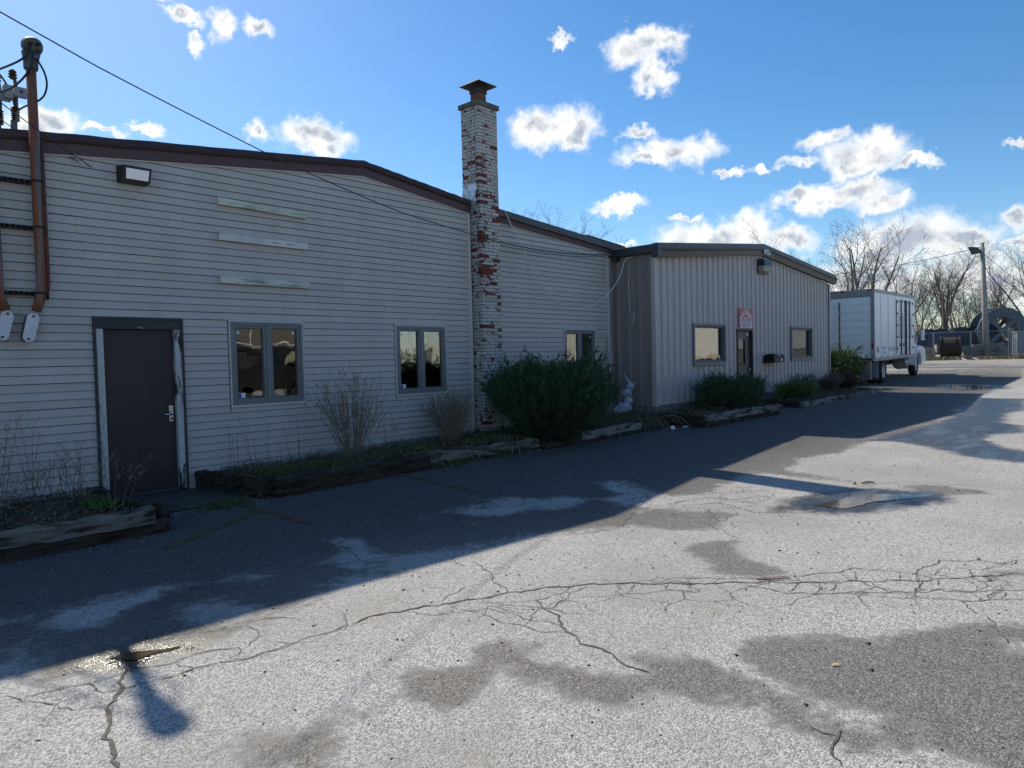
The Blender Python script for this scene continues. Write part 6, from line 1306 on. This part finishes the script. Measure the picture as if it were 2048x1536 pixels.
# concrete blocks
r = random.Random(61); k = 0
names = ['concrete block left of the brown reel, lower course', 'concrete block left of the brown reel, upper course', 'small concrete block resting against the brown reel', 'concrete block right of the brown reel, low', 'concrete block between brown reel and fence post', 'long concrete block behind the thin fence post', 'long concrete block left of the light pole', 'concrete block right of the light pole', 'concrete block stacked under the steel reel', 'low concrete block by the metal fence', 'flat concrete slab under the steel reel hub']
for (x, y, z0, L, h, a) in ((66.9, 4.6, 0, 1.3, .55, -60), (67.0, 4.4, .62, 1.1, .42, -60), (66.8, 3.6, .55, .55, .65, -60), (67.6, 1.9, .6, .8, .45, -60), (67.9, 1.55, .05, 1.1, .5, -60), (68.5, .95, .05, 1.2, .5, -62), (68.4, 1.0, .62, 1.25, .5, -62), (69.2, .1, .6, 1.2, .6, -62), (69.0, .0, .02, 1.4, .5, -62), (69.3, -.75, .05, 1.0, .5, -62), (69.4, -.5, .62, 1.1, .25, -62)):
    mb = MB(); mb.box(-L/2, L/2, -.3, .3, 0, h, jit=.02); yaw(mb, (x, y, zg(x)+z0), rad(a)); solo(mb, 'concrete_block', conc, names[k], 'concrete block', group='concrete blocks stacked behind the fence'); k += 1
tb = thing('rail_beam', 'long dark rail resting on the concrete blocks behind the fence', 'beam', (68.2, 1.5, zg(68)+.55))
mb = MB(); mb.tube([(66.7, 5.2, zg(66)+.52), (69.4, -.9, zg(69)+.52)], .07, 4); part(mb, 'beam', blk, tb)
sh_ = thing('yard_shed', 'brown shed roof and dark opening cut off by the right picture edge', 'shed', (84, -3, zg(84)))
mb = MB(); mb.box(82, 88, -8, -1.35, zg(84), 3.35); part(mb, 'wall', pm('brown_shed_wall', (.10, .07, .05), .9), sh_)
mb = MB(); mb.prism([(-8.4, 3.9), (-1.0, 3.75), (-.9, 3.55), (-8.4, 3.6)], 'x', 81.5, 88.5); part(mb, 'roof', pm('brown_shed_roof', (.15, .09, .05), .9, var=.25), sh_)
mb = MB(); mb.box(81.4, 81.5, -8.4, -1.2, 3.36, 3.52); part(mb, 'eave_board', pm('pale_eave', (.45, .44, .42), .7), sh_)
mb = MB(); mb.box(81.9, 82.02, -6, -2.4, zg(84)+.3, 3.2); part(mb, 'opening', blk, sh_)
# grass verge at the foot of the fence
mb = MB(); r = random.Random(62)
for i in range(5000):
    t = r.random(); p = FA.lerp(Vector((66, -4, 0)), t); x = p.x+r.gauss(-.3, .5); y = p.y+r.gauss(0, .3); mb.leaf((x, y, zg(x)-.02), (r.uniform(-.5, .5), r.uniform(-.5, .5), 1), (1, r.uniform(-1, 1), 0), r.uniform(.12, .35), .03, 0 if r.random() < .4 else 1)
setting(mb, 'verge_grass', [grass_m[1], straw_m], 'stuff', fix=False)

# ------------------------------------------------------------------ bare trees
bark = [pm('grey_brown_bark', (.10, .085, .072), .95, col2=(.17, .15, .13), scale=2.5, world=True), pm('dark_bark', (.065, .054, .046), .95, col2=(.12, .10, .085), scale=2.5, world=True)]
def bare_tree(h, spread, seed, r0=.2, stems=1, trunk=.28, droop=0.0, kids=(5, 6, 6, 5)):
    """trunk, limbs, branches, twigs: each order shorter, thinner and turned up towards the light"""
    r = random.Random(seed); tk, cr_ = MB(), MB(); ang = ((.38, .75), (.5, .9), (.5, 1.0), (.5, 1.1))
    def grow(p, d, L, rad_, lev, mb):
        n = (5, 7, 5, 3, 2)[lev]; pts = [p.copy()]; rs_ = [rad_]; d = d.normalized(); j = (.10, .17, .22, .28, .3)[lev]
        for i in range(n):
            d = (d+Vector((r.uniform(-j, j), r.uniform(-j, j), r.uniform(-j, j)*.7+(.07 if lev else .05)-(droop*(1-i/n) if lev == 1 else 0)))).normalized()
            p = p+d*(L/n); pts.append(p.copy()); rs_.append(max(.0045, rad_*(1-(.35 if lev == 0 else .72)*(i+1)/n)))
        mb.tube(pts, rs_, (8, 6, 4, 3, 3)[lev], cap=False)
        if lev >= 4: return
        k = kids[lev]; a0, a1 = ang[lev]; ph = r.uniform(0, 6.28)
        for c in range(k):
            t = (.62+.38*(c+1)/k) if lev == 0 else (.22+.78*(c+r.uniform(.3, 1))/k)
            i = min(n-1, int(t*n)); q = pts[i].lerp(pts[i+1], min(1, t*n-i)); dd = (pts[i+1]-pts[i]).normalized()
            s_ = dd.orthogonal().normalized(); s_.rotate(Quaternion(dd, ph+c*2.4+r.uniform(-.4, .4))); th = r.uniform(a0, a1)*(spread if lev == 0 else 1)
            if lev == 0 and c == k-1: th *= .35
            LL = (h*.50 if lev == 0 else L*(.56 if lev == 1 else .52))*r.uniform(.7, 1.12)*(1 if lev == 0 else 1.15-.45*t)
            grow(q, dd*math.cos(th)+s_*math.sin(th), LL, max(.0065, rs_[i]*(.60 if lev == 0 else .50)*r.uniform(.8, 1.1)), lev+1, cr_)
    for s in range(stems):
        a = 2*PI*s/max(1, stems)+r.uniform(0, 1); m_ = .30*(stems > 1)
        grow(Vector((math.cos(a)*.25*(stems > 1), math.sin(a)*.25*(stems > 1), -.1)), Vector((math.cos(a)*m_, math.sin(a)*m_, 1)), h*trunk*r.uniform(.9, 1.1), r0*(1 if stems == 1 else .75), 0, tk)
    zs = sorted(v[2] for v in cr_.v); top = zs[int(len(zs)*.998)]; k = h/top
    for m_ in (tk, cr_): m_.v = [(x*k, y*k, z*k) for x, y, z in m_.v]
    return tk, cr_
TREES = [  # x, y, height, spread, seed, r0, stems, droop, bark, label
 (48.9, 4.9, 9.9, 1.15, 1, .26, 2, 0, 0, 'large spreading bare tree above the truck, widest crown of all'),
 (57.5, 13.3, 11.8, 1.0, 2, .20, 1, 0, 0, 'bare tree whose crown rises just behind the ribbed building roof peak'),
 (54.1, 5.2, 7.4, 1.7, 3, .20, 2, .10, 1, 'low arching bare tree directly above the truck roof'),
 (76.1, 4.9, 10.8, .8, 4, .27, 1, 0, 0, 'tall straight bare tree right of the truck mirror'),
 (70.0, 5.5, 8.0, .75, 5, .13, 1, 0, 1, 'slim bare tree just right of the truck box'),
 (84.1, 5.0, 9.3, .9, 6, .2, 3, 0, 0, 'many-stemmed bare tree behind the blue reels'),
 (88.7, 2.9, 9.0, .95, 7, .22, 2, 0, 1, 'leaning bare tree behind the huge steel reel'),
 (76.4, -1.5, 10.6, 1.05, 8, .24, 2, 0, 0, 'bare tree cut off by the right picture edge'),
 (100.3, 6.6, 9.4, .8, 9, .2, 2, 0, 0, 'thin bare tree farther back left of the light pole'),
 (78.0, 8.7, 10.5, .75, 10, .15, 1, 0, 0, 'slender bare tree behind the truck box top'),
 (46.7, 28.1, 13.6, .95, 11, .22, 1, 0, 0, 'bare treetop showing over the siding building roof right of the chimney'),
 (91.2, 9.0, 8.8, .8, 12, .16, 2, 0, 1, 'thin upright bare tree between the truck mirror and tall tree')]
for (x, y, h, sp, sd, r0, stems, dr_, bk, lab) in TREES:
    t = thing('bare_tree', lab, 'tree', (x, y, zg(x)-.05), 'leafless trees beyond the lot')
    a, b = bare_tree(h, sp, 100+sd, r0, stems, .30 if stems == 1 else .20, dr_, (4, 6, 6, 6) if stems > 1 else (6, 7, 7, 6))
    part2(a, 'trunk', bark[bk], t, True, fix=False); part2(b, 'crown', bark[bk], t, fix=False)
# far brush and the brown edge of the woods
mb = MB(); r = random.Random(63)
for i in range(5200):
    t = r.random(); x = 95+r.uniform(-6, 14); y = -18+60*t; h = r.uniform(1.2, 3.4) if r.random() < .8 else r.uniform(3, 5.5); p = Vector((x, y, .9)); e = p+Vector((r.uniform(-.9, .9), r.uniform(-.9, .9), h)); mb.tube([p, p.lerp(e, .5)+Vector((r.uniform(-.2, .2), r.uniform(-.2, .2), 0)), e], [.035, .025, .012], 3, r.choice((0, 0, 1)), cap=False)
    for q in range(2): a = p.lerp(e, r.uniform(.3, .9)); mb.tube([a, a+Vector((r.uniform(-.7, .7), r.uniform(-.7, .7), r.uniform(.2, .9)))], [.018, .010], 3, 1, cap=False)
setting(mb, 'far_brush', [pm('tan_brush', (.16, .115, .07), .95, col2=(.24, .18, .11), scale=.5, world=True), bark[0]], 'stuff', fix=False)

# ------------------------------------------------------------------ across the lot, seen mirrored in the windows
def plain_box(t, nm, m, *a): mb = MB(); mb.box(*a); return part(mb, nm, m, t)
for x0, x1, lab in ((29.5, 41.6, 'white semi trailer across the lot mirrored in the right siding window'), (42.6, 55, 'white semi trailer across the lot mirrored in the sliding window')):
    t = thing('semi_trailer', lab, 'trailer', (x0, -20, zg(30)), 'semi trailers across the lot')
    z0 = zg(35); plain_box(t, 'body', pm('cream_trailer_side', (.50, .47, .40), .5, var=.05), x0, x1, -21.3, -18.8, z0+1.15, z0+4.1); plain_box(t, 'side_rail', pm('tan_side_rail', (.35, .29, .2), .6), x0, x1, -18.8, -18.76, z0+1.0, z0+1.22)
    for k in range(int((x1-x0)/1.22)): plain_box(t, 'post', tw, x0+k*1.22+.6, x0+k*1.22+.65, -18.8, -18.77, z0+1.25, z0+4.05)
    for k in range(3): plain_box(t, 'vent', blk, x0+3+k*.55, x0+3.3+k*.55, -18.8, -18.78, z0+1.45, z0+1.55)
    for k in range(2):
        w_ = MB(); w_.lathe([(.3, 0), (.5, .02), (.5, .6), (.3, .62)], (x1-2-k*1.3, -21.2, z0+.5), 'y', 18); part(w_, 'wheel', rub, t)
        w_ = MB(); w_.lathe([(.3, 0), (.5, .02), (.5, .6), (.3, .62)], (x1-2-k*1.3, -19.5, z0+.5), 'y', 18); part(w_, 'wheel', rub, t)
    plain_box(t, 'landing_leg', blk, x0+2.2, x0+2.35, -19.2, -19.0, z0, z0+1.15)
t = thing('grey_trailer', 'grey box trailer far across the lot mirrored in the last ribbed wall window', 'trailer', (62, -20, zg(62)))
plain_box(t, 'body', pm('grey_trailer_side', (.16, .17, .18), .5), 55.6, 84, -21.5, -19, zg(70)+1.2, zg(70)+4.6); plain_box(t, 'skirt', pm('dark_skirt', (.05, .05, .05), .6), 56, 84, -21.3, -19.1, zg(70), zg(70)+1.2)
t = thing('tan_building', 'tan flat-roofed building across the lot mirrored in the siding windows', 'building', (14, -27, zg(14)))
tanm = pm('tan_stucco', (.11, .088, .068), .85, var=.06, world=True)
plain_box(t, 'wall', tanm, -4, 27, -36, -26, -.1, 5.2); plain_box(t, 'roof', fascia_dk, -4.2, 27.2, -36.2, -25.8, 5.2, 5.45)
for x0 in (9.0, 14.5, 21.5): plain_box(t, 'garage_opening', pm('dark_opening', (.02, .019, .018), .7), x0, x0+3.6, -25.99, -25.9, .0, 3.1)
t = thing('dark_van', 'dark van with roof rack parked across the lot mirrored in the left window', 'van', (15.6, -19.5, zg(12)))
vb = pm('dark_van_paint', (.014, .013, .012), .25, var=.1); z0 = zg(12)
mb = MB(); mb.prism([(13.7, .45), (13.75, 1.3), (14.1, 2.35), (17.2, 2.4), (17.4, 1.5), (17.5, .45)], 'y', -20.4, -18.5); mb.v = [(x, y, z+z0) for x, y, z in mb.v]; part(mb, 'body', vb, t)
for xx_ in (14.5, 16.8): mb = MB(); mb.lathe([(.2, 0), (.36, .02), (.36, .2)], (xx_, -18.7, z0+.36), 'y', 16); part(mb, 'wheel', rub, t)
for a, b in ((14.2, 15.1), (15.2, 16.1), (16.2, 17.1)): plain_box(t, 'window', glass2, a, b, -18.497, -18.49, z0+1.5, z0+2.15)
plain_box(t, 'ladder_rack', pvc_m, 14.1, 17.3, -18.7, -18.66, z0+2.56, z0+2.60); plain_box(t, 'ladder_rack', pvc_m, 14.9, 14.94, -18.7, -18.66, z0+2.4, z0+3.0); plain_box(t, 'ladder_rack', pvc_m, 15.6, 15.64, -18.7, -18.66, z0+2.4, z0+3.1)
r = random.Random(70)
for k, (x, lab) in enumerate(((18.2, 'left dark hedge shrub with tips tinted as sunlit across the lot'), (20.3, 'middle dark hedge shrub with tips tinted as sunlit across the lot'), (22.4, 'right dark hedge shrub with tips tinted as sunlit across the lot'))):
    juniper('hedge_shrub', (x, -17.2, zg(x)), 1.2, .8, 1.55+.15*k, 500, 80+k, lab, [jun_m[1], sunlit_jun[0], jun_m[2]], vase=.85, Lr=(.2, .4))
